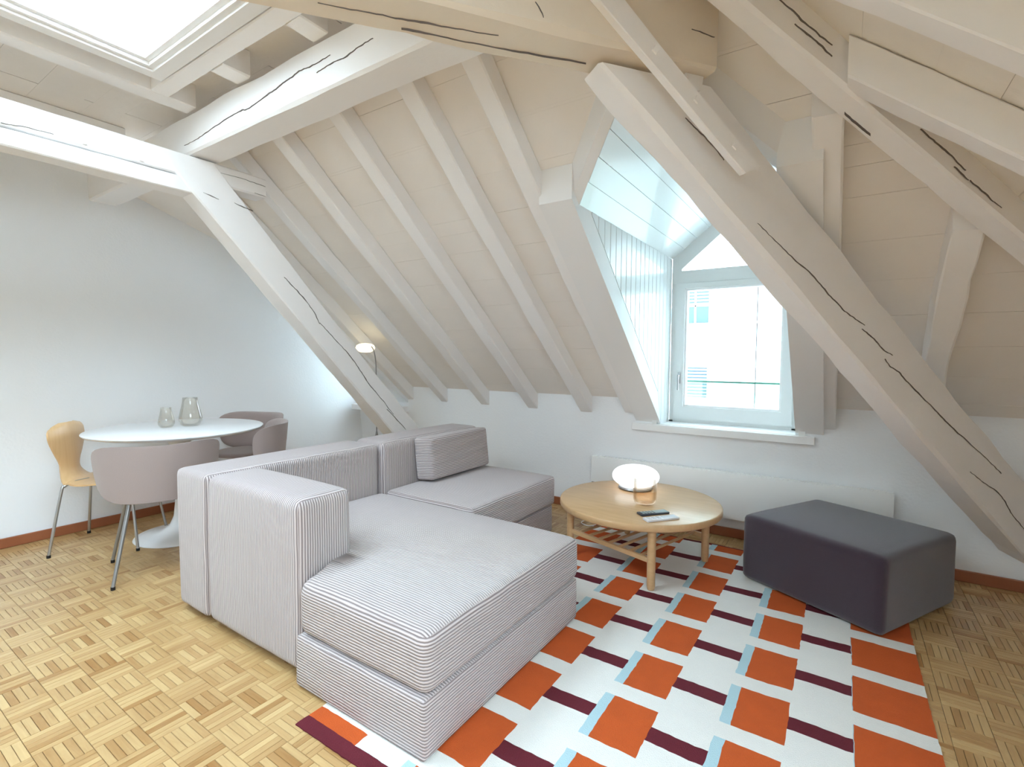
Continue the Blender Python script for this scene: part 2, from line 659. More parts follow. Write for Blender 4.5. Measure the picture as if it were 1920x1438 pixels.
tag(wf, 'plain pale wall behind the viewer', kind='structure')

# ---- baseboards
for nm, lo, hi, lb in (('baseboard_left', (XL, YR, .001), (XL + .016, YW, .068), 'reddish brown wooden baseboard below the dining wall'),
                       ('baseboard_back', (XL, YW - .016, .001), (XR, YW, .068), 'brown wooden baseboard under the window wall'),
                       ('baseboard_right', (XR - .016, YR, .001), (XR, YW, .068), 'brown wooden baseboard on the low side wall')):
    tag(obj(nm, box(lo, hi, .004), BROWN), lb, kind='structure')


# ---- ceilings: deck behind, planks as pieces
def deck(name, polys, n, label):
    bm = bmesh.new()
    for p in polys:
        prism(bm, [Vector(q) + Vector(n) * .024 for q in p], Vector(n) * .05)
    o = obj(name, bm, DECK)
    return tag(o, label, kind='structure')


def plank_piece(parent, poly, n, name='plank', m=None):
    c = sum((Vector(p) for p in poly), Vector()) / len(poly)
    q = []
    for p in poly:
        p = Vector(p)
        q.append(p + (c - p).normalized() * .003)
    bm = bmesh.new()
    dz = rnd.uniform(-.001, .001)
    prism(bm, [p + Vector(n) * dz for p in q], Vector(n) * .02)
    return obj(name, bm, m or BOARD, parent)


nA = Vector((0, T, 1)).normalized()
nB = Vector((T, 0, 1)).normalized()


def pA(x, y):
    return (x, y, ZA(y))


def pB(x, y):
    return (x, y, ZB(x))


def valley_l(y):
    z = ZA(y)
    return DX0 - .024 if z < DZE else min(DXA, DX0 + (z - DZE) / ((DZA - DZE) / (DXA - DX0)))


def valley_r(y):
    return DX1 + DX0 + (DXA - DX0) * 2 - DX0 - valley_l(y) + (DX0 - DX1) + DX1 - DX0 if False else 2 * DXA - valley_l(y)


ys = [1.617] + [1.705 + .189 * k for k in range(12)] + [YW + .01]
polysA, plA = [], []
YAP = (4.227 - DZA) / T
YEV = (4.227 - DZE) / T
cuts = sorted(set(ys + [YAP, YEV]))


def segs(y0, y1):
    ym = (y0 + y1) / 2
    L0 = -3.95
    R0, R1 = y0 - HIP, y1 - HIP
    out = []
    if ym < 1.80:
        out_l = (-5.2, -5.2)
    else:
        out_l = (L0, L0)
    if ym < YAP:
        out.append((out_l, (R0, R1)))
    else:
        out.append((out_l, (valley_l(y0), valley_l(y1))))
        out.append(((valley_r(y0), valley_r(y1)), (R0, R1)))
    return out


for y0, y1 in zip(cuts[:-1], cuts[1:]):
    for (l0, l1), (r0, r1) in segs(y0, y1):
        r0, r1 = min(r0, XR + .1), min(r1, XR + .1)
        if r0 > l0 or r1 > l1:
            polysA.append([pA(l0, y0), pA(max(r0, l0 + .001), y0), pA(max(r1, l1 + .001), y1), pA(l1, y1)])
cA = deck('ceiling_slope', polysA, nA, 'boarded window-side roof slope painted off white')
for k, (y0, y1) in enumerate(zip(ys[:-1], ys[1:])):
    sub = [y0] + [c for c in (YAP, YEV) if y0 < c < y1] + [y1]
    for a, b in zip(sub[:-1], sub[1:]):
        for (l0, l1), (r0, r1) in segs(a, b):
            r0, r1 = min(r0, XR + .1), min(r1, XR + .1)
            if min(r0, r1) < min(l0, l1) + .03:
                continue
            # butt joints hidden over the rafters
            joints = [x for x in ((-2.89 + .55 * (k % 2)), (-1.81 if k % 3 else -2.34), .41) if max(l0, l1) + .3 < x < min(r0, r1) - .3]
            xs_ = [(l0, l1)] + [(x, x) for x in sorted(set(joints))] + [(r0, r1)]
            for (a0, a1), (b0, b1) in zip(xs_[:-1], xs_[1:]):
                plank_piece(cA, [pA(a0, a), pA(max(b0, a0 + .002), a), pA(max(b1, a1 + .002), b), pA(a1, b)], nA)
# side slope: planks run along y
XB0 = (2.345 - ZC) / T
SKB_FILL = (.20, 1.10, -1.0, .42)  # opening of an unseen roof window, added as fill light from the right
xs = [XB0] + [XB0 + .13 + .169 * k for k in range(20) if XB0 + .13 + .169 * k < XR] + [XR + .01]
xs = sorted(set([x for x in xs if min(abs(x - SKB_FILL[0]), abs(x - SKB_FILL[1])) > .05] + [SKB_FILL[0], SKB_FILL[1]]))
polysB, PLB = [], []
for k, (a, b) in enumerate(zip(xs[:-1], xs[1:])):
    hole = SKB_FILL[0] < (a + b) / 2 < SKB_FILL[1]
    runs = [(YR - .1, SKB_FILL[2]), (SKB_FILL[3], None)] if hole else [(YR - .1, None)]
    for y0, y1 in runs:
        polysB.append([pB(a, y0), pB(b, y0), pB(b, b + HIP if y1 is None else y1), pB(a, a + HIP if y1 is None else y1)])
        ym = [y for y in (-.6 - .5 * (k % 2), 1.1 + .47 * ((k % 3) - 1)) if y > y0 + .2 and y < (y1 or 3)]
        yy = [y0] + ym + [y1]
        for ya, yb in zip(yy[:-1], yy[1:]):
            PLB.append([pB(a, ya), pB(b, ya), pB(b, b + HIP if yb is None else yb), pB(a, a + HIP if yb is None else yb)])
cB = deck('ceiling_side_slope', polysB, nB, 'boarded side roof slope above the right hand wall')
for p in PLB:
    plank_piece(cB, p, nB, m=BOARD_WARM_LIGHT)
w6 = obj('fill_window_6', bmesh.new(), PAINT)
tag(w6, 'white framed roof window added unseen in the side slope behind the viewer for fill light', kind='structure')
bm = bmesh.new()
for (xa, xb, ya, yb) in ((SKB_FILL[0], SKB_FILL[0] + .05, SKB_FILL[2], SKB_FILL[3]), (SKB_FILL[1] - .05, SKB_FILL[1], SKB_FILL[2], SKB_FILL[3]), (SKB_FILL[0] + .05, SKB_FILL[1] - .05, SKB_FILL[2], SKB_FILL[2] + .05), (SKB_FILL[0] + .05, SKB_FILL[1] - .05, SKB_FILL[3] - .05, SKB_FILL[3])):
    prism(bm, [pB(xa, ya), pB(xb, ya), pB(xb, yb), pB(xa, yb)], nB * .10)
obj('window_frame', bm, PAINT, w6)
bm = bmesh.new()
prism(bm, [Vector(pB(x, y)) + nB * .06 for x, y in ((SKB_FILL[0] + .04, SKB_FILL[2] + .04), (SKB_FILL[1] - .04, SKB_FILL[2] + .04), (SKB_FILL[1] - .04, SKB_FILL[3] - .04), (SKB_FILL[0] + .04, SKB_FILL[3] - .04))], nB * .006)
obj('pane', bm, GLASS, w6)
# flat ceiling with the skylight opening and one added for fill light
SK = (-3.02, -2.0, -.7, 1.2)
SK_FILL = (-1.65, -.75, -1.7, .3)  # unseen skylight behind the viewer, added to brighten the room
ycuts = [YR - .1] + [1.617 - .041 - .2105 * k for k in range(19, -1, -1)] + [1.617]


def flat_segs(y0, y1):
    ym = (y0 + y1) / 2
    for s in (SK, SK_FILL):
        if s[2] < ym < s[3]:
            return [(-5.2, s[0]), (s[1], XB0)]
    return [(-5.2, XB0)]


yc2 = sorted(set(ycuts + [SK[2], SK[3], SK_FILL[2], SK_FILL[3]]))
polysC = []
cC_pl = []
for k, (y0, y1) in enumerate(zip(yc2[:-1], yc2[1:])):
    if y1 - y0 < .004:
        continue
    for a, b in flat_segs(y0, y1):
        polysC.append([(a, y0, ZC), (b, y0, ZC), (b, y1, ZC), (a, y1, ZC)])
        js = [a] + [x for x in (-3.95 if k % 2 else -3.25, -2.03 if k % 2 else -2.65) if a + .2 < x < b - .2] + [b]
        for c, d in zip(js[:-1], js[1:]):
            cC_pl.append([(c, y0, ZC), (d, y0, ZC), (d, y1, ZC), (c, y1, ZC)])
cC = deck('ceiling', polysC, (0, 0, 1), 'flat boarded ceiling between painted joists')
for p in cC_pl:
    plank_piece(cC, p, (0, 0, 1))


# roof caps over the three ridges where the decks meet
bm = bmesh.new()
for p0, p1, sd in (((XB0, YR - .1, ZC + .072), (XB0, 1.66, ZC + .072), (1, 0, 0)), ((-5.2, 1.617, ZC + .072), (XB0 + .05, 1.617, ZC + .072), (0, 1, 0)),
                   ((XB0 - .03, XB0 - .03 + HIP, ZB(XB0 - .03) + .072), (XR + .15, XR + .15 + HIP, ZB(XR + .15) + .072), (.707, -.707, 0))):
    p0, p1, sd = Vector(p0), Vector(p1), Vector(sd) * .14
    hexa(bm, [p0 - sd - Vector((0, 0, .04)), p0 + Vector((0, 0, .0)), p0 + sd - Vector((0, 0, .04)), p0 + sd + Vector((0, 0, .14)), p0 - sd + Vector((0, 0, .14))],
         [p1 - sd - Vector((0, 0, .04)), p1 + Vector((0, 0, .0)), p1 + sd - Vector((0, 0, .04)), p1 + sd + Vector((0, 0, .14)), p1 - sd + Vector((0, 0, .14))])
tag(obj('ceiling_caps', bm, DECK), 'roof caps above the boarding', kind='structure')


# ---- skylights
def skylight(nm, s, label):
    x0, x1, y0, y1 = s
    z = 2.735
    w = obj(nm, bmesh.new(), PAINT)
    tag(w, label, kind='structure')

    def ring(i0, i1, za, zb, mt, name):
        bm = bmesh.new()
        for lo, hi in (((x0 + i0, y0 + i0), (x0 + i1, y1 - i0)), ((x1 - i1, y0 + i0), (x1 - i0, y1 - i0)),
                       ((x0 + i1, y0 + i0), (x1 - i1, y0 + i1)), ((x0 + i1, y1 - i1), (x1 - i1, y1 - i0))):
            boxg(bm, (*lo, za), (*hi, zb))
        return obj(name, bm, mt, w)
    ring(-.012, .05, z, ZC + .08, PAINT, 'lining')
    ring(.05, .075, z + .012, ZC + .08, PAINT, 'window_frame')
    ring(.075, .10, z + .03, ZC + .08, PAINT, 'sash')
    obj('pane', box((x0 + .09, y0 + .09, z + .055), (x1 - .09, y1 - .09, z + .06)), GLASS, w)


skylight('window_4', SK, 'white framed skylight in the flat ceiling above the dining end')
skylight('fill_window_5', SK_FILL, 'white framed skylight added unseen behind the viewer for fill light')

# ---- dormer 1
d1 = obj('wall_dormer', bmesh.new(), DORMER)
tag(d1, 'white boarded cheeks of the window dormer', kind='structure')
bm = bmesh.new()
for xa, xb in ((DX0 - .06, DX0 - .022), (DX1 + .022, DX1 + .06)):
    prism(bm, [(xa, 2.5, 2.13), (xa, DYW + .06, 2.13), (xa, DYW + .06, SILL - .02), (xa, YW - .02, SILL - .02), (xa, YW - .02, 1.0)], (xb - xa, 0, 0))
obj('backing', bm, DORMER, d1)
w = .088
for sgn, X in ((1, DX0), (-1, DX1)):
    y = YEV + .02
    while y < DYW:
        y2 = min(y + w, DYW)

        def zb(yy):
            return max(SILL, ZA(yy) + .002) if yy < YW else SILL
        poly = [(X, y + .002, zb(y)), (X, y2 - .002, zb(y2)), (X, y2 - .002, DZE), (X, y + .002, DZE)]
        bm = bmesh.new()
        prism(bm, poly, (-sgn * .02, 0, 0))
        bmesh.ops.bevel(bm, geom=[e for e in bm.edges if abs(e.verts[0].co.x - X) < 1e-5 and abs(e.verts[1].co.x - X) < 1e-5 and abs(e.verts[0].co.y - e.verts[1].co.y) < 1e-4], offset=.004, segments=1, affect='EDGES')
        obj('cheek_board', bm, DORMER, d1)
        y = y2
dc = obj('ceiling_dormer', bmesh.new(), DORMER)
tag(dc, 'white boarded gable ceiling of the window dormer', kind='structure')
sl = (DZA - DZE) / (DXA - DX0)
for sgn in (1, -1):
    nn = Vector((-sl * sgn, 0, 1)).normalized()
    xs5 = [i / 5 for i in range(6)]
    for a, b in zip(xs5[:-1], xs5[1:]):
        za, zb_ = DZE + (DZA - DZE) * a, DZE + (DZA - DZE) * b
        xa = DXA - sgn * (DXA - DX0) * (1 - a)
        xb = DXA - sgn * (DXA - DX0) * (1 - b)
        g = .0015 * sgn
        poly = [(xa + g, (4.11 - za) / T, za), (xa + g, DYW, za), (xb - g, DYW, zb_), (xb - g, (4.11 - zb_) / T, zb_)]
        bm = bmesh.new()
        prism(bm, poly, nn * .02)
        obj('ceiling_board', bm, DORMER, dc)
    bm = bmesh.new()
    e0 = Vector((DXA - sgn * (DXA - DX0), YEV, DZE))
    e1 = Vector((DXA, YAP, DZA))
    prism(bm, [e0 + nn * .022 + Vector((-.05 * sgn, 0, -.05 * sl)), e0 + nn * .022 + Vector((0, DYW - YEV + .1, 0)) + Vector((-.05 * sgn, 0, -.05 * sl)), Vector((DXA, DYW + .1, DZA)) + nn * .022, e1 + nn * .022], nn * .03)
    obj('backing', bm, DORMER, dc)
    # deep trim board hanging from the slope along the valley
    def vq(x, z):
        y = (4.107 - z) / T
        q1 = (x, y, z)
        q2 = (x, y - .058, z + .058 * T)
        q3 = (x, y - .085, 4.227 - T * (y - .085) + .01)
        q4 = (x, y, z + .10)
        return [q1, q2, q3, q4]
    bm = bmesh.new()
    hexa(bm, vq(e0.x - .03 * sgn, DZE - .025), vq(DXA, DZA))
    tag(obj('trim_%d' % (1 if sgn > 0 else 2), bm, PAINT), 'white %s edge trim of the dormer opening' % ('left' if sgn > 0 else 'right'), kind='structure')

# unseen dormer roof eaves, added outside to block steep sky light
bm = bmesh.new()
for sgn in (1, -1):
    nn = Vector((-sl * sgn, 0, 1)).normalized()
    ex = DXA - sgn * ((DXA - DX0) + .22)
    ez = DZA - sl * ((DXA - DX0) + .22)
    prism(bm, [Vector(p) + nn * .06 for p in ((ex, DYW - .1, ez), (ex, DYW + .85, ez), (DXA, DYW + .85, DZA), (DXA, DYW - .1, DZA))], nn * .05)
tag(obj('trim_6', bm, PAINT), 'white boarded dormer eaves added unseen outside the window to block sky light', kind='structure')

# ---- window 1
w1 = obj('window_1', bmesh.new(), DORMER)
tag(w1, 'white gabled dormer window with a triangular top light', kind='structure')
yw0, yw1 = DYW, DYW + .07


def frame_poly(outer, inner, y0, y1, name, m, parent):
    """ring between two loops with equal corner count, in the window plane"""
    bm = bmesh.new()
    n = len(outer)
    for i in range(n):
        j = (i + 1) % n
        hexa(bm, [(outer[i][0], y0, outer[i][1]), (outer[j][0], y0, outer[j][1]), (inner[j][0], y0, inner[j][1]), (inner[i][0], y0, inner[i][1])],
             [(outer[i][0], y1, outer[i][1]), (outer[j][0], y1, outer[j][1]), (inner[j][0], y1, inner[j][1]), (inner[i][0], y1, inner[i][1])])
    return obj(name, bm, m, parent)


fwid = .055
TB, TT = 1.90, 1.985     # transom
frame_poly([(DX0, SILL), (DX1, SILL), (DX1, TB), (DX0, TB)], [(DX0 + .04, SILL + .03), (DX1 - .04, SILL + .03), (DX1 - .04, TB - .002), (DX0 + .04, TB - .002)], yw0, yw1, 'window_frame', DORMER, w1)
obj('transom', box((DX0, yw0 - .004, TB), (DX1, yw1, TT)), DORMER, w1)
ii = .075
frame_poly([(DX0, TT), (DX1, TT), (DX1, DZE), (DXA, DZA), (DX0, DZE)],
           [(DX0 + ii, TT + .015), (DX1 - ii, TT + .015), (DX1 - ii, TT + .03), (DXA, DZA - .125), (DX0 + ii, TT + .03)], yw0, yw1, 'gable_frame', DORMER, w1)
obj('pane', box((DX0 + .03, yw0 + .04, TT), (DX1 - .03, yw0 + .046, DZA - .03)), GLASS_D, w1)
s0, s1, t0_, t1_ = DX0 + .04, DX1 - .04, SILL + .03, TB - .004
frame_poly([(s0, t0_), (s1, t0_), (s1, t1_), (s0, t1_)], [(s0 + .07, t0_ + .10), (s1 - .07, t0_ + .10), (s1 - .07, t1_ - .04), (s0 + .07, t1_ - .04)], yw0 - .02, yw1 - .02, 'sash', DORMER, w1)
frame_poly([(s0 + .07, t0_ + .10), (s1 - .07, t0_ + .10), (s1 - .07, t1_ - .04), (s0 + .07, t1_ - .04)], [(s0 + .085, t0_ + .115), (s1 - .085, t0_ + .115), (s1 - .085, t1_ - .055), (s0 + .085, t1_ - .055)], yw0 - .002, yw1 - .02, 'glazing_bead', PAINT, w1)
obj('pane', box((s0 + .06, yw0 + .02, t0_ + .09), (s1 - .06, yw0 + .026, t1_ - .03)), GLASS_D, w1)
bm = bmesh.new()
boxg(bm, (s0 + .028, yw0 - .027, 1.10), (s0 + .052, yw0 - .02, 1.19), .003)
tubeg(bm, [(s0 + .04, yw0 - .02, 1.165), (s0 + .04, yw0 - .055, 1.165)], .008)
tubeg(bm, smoothpath([(s0 + .04, yw0 - .055, 1.17), (s0 + .04, yw0 - .06, 1.13), (s0 + .04, yw0 - .056, 1.05)]), .0085)
hd = obj('handle', bm, CHROME, w1, smooth=True)
tag(hd, 'grey lever handle')
bm = box((-1.40, YW - .035, SILL - .055), (-.145, YW, SILL), .004)
boxg(bm, (DX0 - .0, YW, SILL - .03), (DX1 + .0, yw0 + .06, SILL + .003))
tag(obj('window_sill', bm, PAINT, w1), 'white painted window board')

# ---- dormer 2 (small, by the left wall)
bm = bmesh.new()
xs2 = -5.2
ZD = lambda y: 2.608 - .38 * (y - 1.786)
prism(bm, [(xs2, 1.70, ZD(1.70)), (-3.93, 1.70, ZD(1.70)), (-3.93, DYW + .1, ZD(DYW + .1)), (xs2, DYW + .1, ZD(DYW + .1))], (0, 0, .04))
tag(obj('ceiling_small_dormer', bm, BOARD), 'shallow boarded ceiling of the small dormer by the left wall', kind='structure')
bm = bmesh.new()
prism(bm, [(-4.16, 1.70, 2.70), (-4.16, DYW, ZD(DYW) + .03), (-4.16, DYW, .72), (-4.16, YW - .02, .72), (-4.16, YW - .02, KNEE + .02), (-4.16, 1.75, ZA(1.75))], (.04, 0, 0))
hexa(bm, [(-4.17, 1.80, 4.047 - T * 1.80), (-3.94, 1.80, 4.047 - T * 1.80), (-3.94, 1.80, ZA(1.80)), (-4.17, 1.80, ZA(1.80))],
     [(-4.17, YW, 4.047 - T * YW), (-3.94, YW, 4.047 - T * YW), (-3.94, YW, ZA(YW)), (-4.17, YW, ZA(YW))])
boxg(bm, (-4.16, YW + .001, .751), (-3.951, DYW, 1.0))
tag(obj('wall_small_dormer', bm, PLASTER), 'white cheek of the small dormer by the left wall', kind='structure')
w2 = obj('window_2', bmesh.new(), PAINT)
tag(w2, 'small white dormer window hidden behind the leaning strut', kind='structure')
a, b, c, d = -4.6, -4.16, .79, ZD(DYW) - .02
frame_poly([(a, c), (b, c), (b, d), (a, d)], [(a + .05, c + .05), (b - .05, c + .05), (b - .05, d - .05), (a + .05, d - .05)], DYW - .03, DYW + .03, 'window_frame', PAINT, w2)
obj('pane', box((a + .04, DYW, c + .04), (b - .04, DYW + .006, d - .04)), GLASS, w2)
tag(obj('window_sill', box((XL - .02, 3.70, .70), (-3.93, DYW, .76), .005), PAINT, w2), 'white painted ledge')
bm = bmesh.new()
boxg(bm, (-5.3, DYW, ZD(DYW) - .03), (-3.9, DYW + .05, 2.9))
boxg(bm, (-5.3, DYW, -.05), (-4.6, DYW + .05, 2.9))
tag(obj('trim_3', bm, PLASTER), 'plaster surround above the small dormer window', kind='structure')


# ================================================================== TIMBER FRAME
def timber(name, A, B, label, cat, ch=.010, jit=.0045, seed=0, m=None, group=None):
    A = [Vector(p) for p in A]
    B = [Vector(p) for p in B]
    o = obj(name, hewn(A, B, ch, jit, seed), m or TIMBER)
    return tag(o, label, cat, group)


# purlin carrying the window-side slope
purlin = timber('purlin', [(-5.25, 1.45, 2.5), (-5.25, 1.63, 2.5), (-5.25, 1.63, 2.73), (-5.25, 1.45, 2.73)],
                [(-.96, 1.45, 2.5), (-.96, 1.63, 2.5), (-.96, 1.63, 2.73), (-.96, 1.45, 2.73)],
                'thick cracked white beam running from the left wall below the skylight', 'beam', .012, .0015, 3)
CR = {'collar1': [[(-3.282, 0.848, 2.349), (-3.282, 1.011, 2.355), (-3.282, 1.277, 2.36), (-3.282, 1.547, 2.348)], [(-3.282, 0.649, 2.37), (-3.282, 0.729, 2.378), (-3.282, 0.834, 2.385)]],
 'collar2': [[(-1.336, 0.952, 2.35), (-1.23, 1.082, 2.35), (-1.114, 1.216, 2.35), (-0.974, 1.369, 2.35)], [(-1.215, 1.172, 2.35), (-1.109, 1.305, 2.35), (-0.982, 1.462, 2.35), (-0.802, 1.667, 2.35)]],
 'hip': [[(-0.217, 1.873, 2.465), (-0.174, 1.916, 2.43), (-0.13, 1.96, 2.391), (-0.07, 2.02, 2.348)], [(-0.173, 1.917, 2.399), (-0.114, 1.976, 2.352), (-0.069, 2.021, 2.313)],
         [(0.195, 2.285, 2.112), (0.222, 2.312, 2.086), (0.287, 2.377, 2.034), (0.34, 2.43, 1.984)], [(0.303, 2.393, 1.993), (0.351, 2.441, 1.949)],
         [(0.355, 2.445, 1.95), (0.409, 2.499, 1.906), (0.463, 2.553, 1.863)]],
 'purlin': [[(-3.34, 1.45, 2.557), (-3.124, 1.45, 2.563), (-2.924, 1.45, 2.584), (-2.7, 1.45, 2.594), (-2.633, 1.45, 2.584), (-2.408, 1.45, 2.611), (-2.275, 1.45, 2.628), (-2.18, 1.45, 2.636),
             (-2.061, 1.45, 2.634), (-1.948, 1.45, 2.637)],
            [(-2.047, 1.45, 2.592), (-1.921, 1.45, 2.599), (-1.842, 1.45, 2.599), (-1.74, 1.45, 2.61), (-1.667, 1.45, 2.617)]],
 'strut1': [[(-3.27, 1.515, 2.287), (-3.27, 1.605, 2.271)], [(-3.27, 1.7, 2.271), (-3.27, 1.819, 2.251)],
            [(-3.27, 2.033, 1.85), (-3.27, 2.085, 1.803), (-3.27, 2.181, 1.716), (-3.27, 2.26, 1.632), (-3.27, 2.313, 1.543)],
            [(-3.27, 2.314, 1.552), (-3.27, 2.419, 1.453), (-3.27, 2.576, 1.311), (-3.27, 2.72, 1.138), (-3.27, 2.787, 1.055), (-3.27, 2.891, 0.953), (-3.27, 3.037, 0.793)],
            [(-3.27, 2.963, 0.849), (-3.27, 3.183, 0.646)]],
 'strut2': [[(-0.31, 2.231, 1.843), (-0.261, 2.296, 1.79), (-0.181, 2.402, 1.709), (-0.118, 2.486, 1.647), (-0.052, 2.573, 1.563), (0.016, 2.663, 1.495), (0.07, 2.736, 1.455)],
            [(0.06, 2.721, 1.435), (0.098, 2.772, 1.406), (0.147, 2.837, 1.346), (0.184, 2.886, 1.322)],
            [(0.155, 2.847, 1.305), (0.174, 2.873, 1.274), (0.218, 2.931, 1.235), (0.286, 3.021, 1.156), (0.385, 3.153, 1.048), (0.474, 3.271, 0.95),
             (0.591, 3.426, 0.833), (0.706, 3.579, 0.711)],
            [(0.551, 3.373, 0.737), (0.598, 3.436, 0.691), (0.705, 3.577, 0.595), (0.767, 3.66, 0.493), (0.846, 3.765, 0.386)],
            [(-0.526, 1.944, 2.198), (-0.501, 1.977, 2.172), (-0.454, 2.04, 2.122), (-0.414, 2.092, 2.07)]]}
cracks(CR['purlin'], (0, -1, 0), purlin, .006)

# left truss: two laid timbers, strut in front
tr = timber('collar_beam', [(-3.42, YR, 2.27), (-3.282, YR, 2.27), (-3.282, YR, 2.352), (-3.42, YR, 2.352)],
            [(-3.42, 1.53, 2.27), (-3.282, 1.53, 2.27), (-3.282, 1.53, 2.352), (-3.42, 1.53, 2.352)],
            'lower white tie timber of the left truss, under the bolted upper timber', 'beam', .008, .005, 5)
tu = timber('collar_beam', [(-3.42, YR, 2.364), (-3.282, YR, 2.364), (-3.282, YR, 2.49), (-3.42, YR, 2.49)],
            [(-3.42, 1.92, 2.364), (-3.282, 1.92, 2.364), (-3.282, 1.92, 2.49), (-3.42, 1.92, 2.49)],
            'upper white tie timber of the left truss with bolts, ending over the leaning strut', 'beam', .009, .004, 6)
cracks(CR['collar1'][1:], (1, 0, 0), tu, .004)
cracks([[(-3.282, 1.62, 2.44), (-3.282, 1.78, 2.445), (-3.282, 1.915, 2.435)], [(-3.282, 1.84, 2.375), (-3.282, 1.915, 2.37)]], (1, 0, 0), tu, .003)
for yb, zb_ in ((.95, 2.385), (1.20, 2.38), (1.47, 2.40)):
    bm = bmesh.new()
    boxg(bm, (-3.285, yb - .01, zb_ - .008), (-3.270, yb + .012, zb_ + .008), .003)
    obj('bolt', bm, TIMBER, tu)
l1 = lambda y: 2.232 - 1.043 * (y - 1.5)
u1 = lambda y: 2.01 - 1.041 * (y - 2.036)
s1_ = timber('strut', [(-3.27, 1.262, 2.48), (-3.44, 1.262, 2.48), (-3.44, 1.585, 2.48), (-3.27, 1.585, 2.48)],
             [(-3.27, 3.64, .0), (-3.44, 3.64, .0), (-3.44, 3.865, .105), (-3.27, 3.865, .105)],
             'cracked white strut leaning behind the dining chairs and sofa back', 'beam', .012, .006, 9)
cracks(CR['strut1'], (1, 0, 0), s1_, .007)

# hip truss, turned 37 degrees
dr = Vector((.6018, .7986, 0))
nn37 = Vector((.7986, -.6018, 0))


def H(s, n, z):
    return dr * s + nn37 * n + Vector((0, 0, z))


c2 = timber('collar_beam', [H(-1.6, -1.725, 2.35), H(-1.6, -1.52, 2.35), H(-1.6, -1.52, 2.62), H(-1.6, -1.725, 2.62)],
            [H(1.316, -1.725, 2.35), H(1.316, -1.52, 2.35), H(1.316, -1.52, 2.62), H(1.316, -1.725, 2.62)],
            'heavy collar beam tinted tan for warm shade, crossing the top of the picture above the near strut', 'beam', .014, .008, 12, TIMBER_WARM_SHADE)
cracks(CR['collar2'], (0, 0, -1), c2, .0032)
cracks([[H(1.2, -1.52, 2.47), H(1.26, -1.52, 2.465), H(1.3, -1.52, 2.462)], [H(.60, -1.52, 2.42), H(.62, -1.52, 2.40), H(.63, -1.52, 2.38)]], nn37, c2, .004)
l2 = lambda s: 2.048 - .79 * (s - 1.233)
u2 = lambda s: l2(s) + .39
s2_ = timber('strut', [H(.875, -1.725, 2.332), H(.875, -1.59, 2.332), H(1.36, -1.59, 2.332), H(1.36, -1.725, 2.332)],
             [H(3.54, -1.725, l2(3.54)), H(3.642, -1.59, l2(3.642)), H(3.642, -1.59, u2(3.642)), H(3.54, -1.725, u2(3.54))],
             'massive cracked white strut crossing in front of the dormer window', 'beam', .016, .007, 14)
cracks(CR['strut2'], nn37, s2_, .0055)
# tie plank with bolt heads nailed across beam and strut
pd = Vector((.59, -.45)).normalized()
pn = Vector((-pd.y, pd.x))


def PP(t, off, n):
    q = Vector((.852, 2.475)) + pd * t + pn * off
    return H(q.x, n, q.y)


pk = timber('tie_plank', [PP(-.35, -.04, -1.52), PP(-.35, -.04, -1.485), PP(-.35, .04, -1.485), PP(-.35, .04, -1.52)],
            [PP(.755, -.042, -1.52), PP(.755, -.042, -1.485), PP(.79, .03, -1.485), PP(.79, .03, -1.52)],
            'narrow bolted plank crossing the tan collar beam and near strut', 'plank', .004, .003, 17)
for t in (.22, .44, .66):
    c = PP(t, 0, -1.48)
    u_, v_ = (PP(t + .012, 0, -1.48) - c), (PP(t, .012, -1.48) - c)
    bm = bmesh.new()
    hexa(bm, [c - u_ - v_ - nn37 * .01, c + u_ - v_ - nn37 * .01, c + u_ + v_ - nn37 * .01, c - u_ + v_ - nn37 * .01],
         [c - u_ * .8 - v_ * .8, c + u_ * .8 - v_ * .8, c + u_ * .8 + v_ * .8, c - u_ * .8 + v_ * .8])
    obj('bolt', bm, TIMBER, pk)
bm = bmesh.new()
hexa(bm, [H(1.22, -1.57, 2.35), H(1.30, -1.57, 2.35), H(1.29, -1.57, 2.30), H(1.25, -1.57, 2.29)],
     [H(1.22, -1.70, 2.35), H(1.30, -1.70, 2.35), H(1.29, -1.70, 2.30), H(1.25, -1.70, 2.29)])
tag(obj('packing_block', bm, PAINT), 'small bright white block under the free end of the tan collar beam', 'block')


# hip rafter
def HB(x, side, z):
    return Vector((x + side * .0725, x + 2.235 - side * .0725, z))


hz = lambda x: 2.14 - .80 * x
xa, xb = -.50, 1.56
hip = timber('hip_rafter', [HB(xa, 0, hz(xa)), HB(xa, 1, hz(xa)), HB(xa, 1, ZB(xa) - .02), HB(xa, 0, ZB(xa) - .02)],
             [HB(xb, 0, hz(xb)), HB(xb, 1, hz(xb)), HB(xb, 1, ZB(xb) - .005), HB(xb, 0, ZB(xb) - .005)],
             'cracked white hip rafter running down to the upper right corner', 'beam', .012, .007, 21)
cracks(CR['hip'], (1, -1, 0), hip, .005)
cracks([[(-.03, 2.14, hz(-.03)), (.02, 2.19, hz(.02)), (.05, 2.22, hz(.05))]], (0, 0, -1), hip, .003)


def rafter(xl, xr, y0, y1, label, seed, z0=4.087, jit=.004):
    zu = lambda y: z0 - T * y
    ztop = lambda y: ZA(y) - .002
    return timber('rafter', [(xl, y0, zu(y0)), (xr, y0, zu(y0)), (xr, y0, ztop(y0)), (xl, y0, ztop(y0))],
                  [(xl, y1, zu(y1)), (xr, y1, zu(y1)), (xr, y1, ztop(y1)), (xl, y1, ztop(y1))], label, 'rafter', .007, jit, seed)


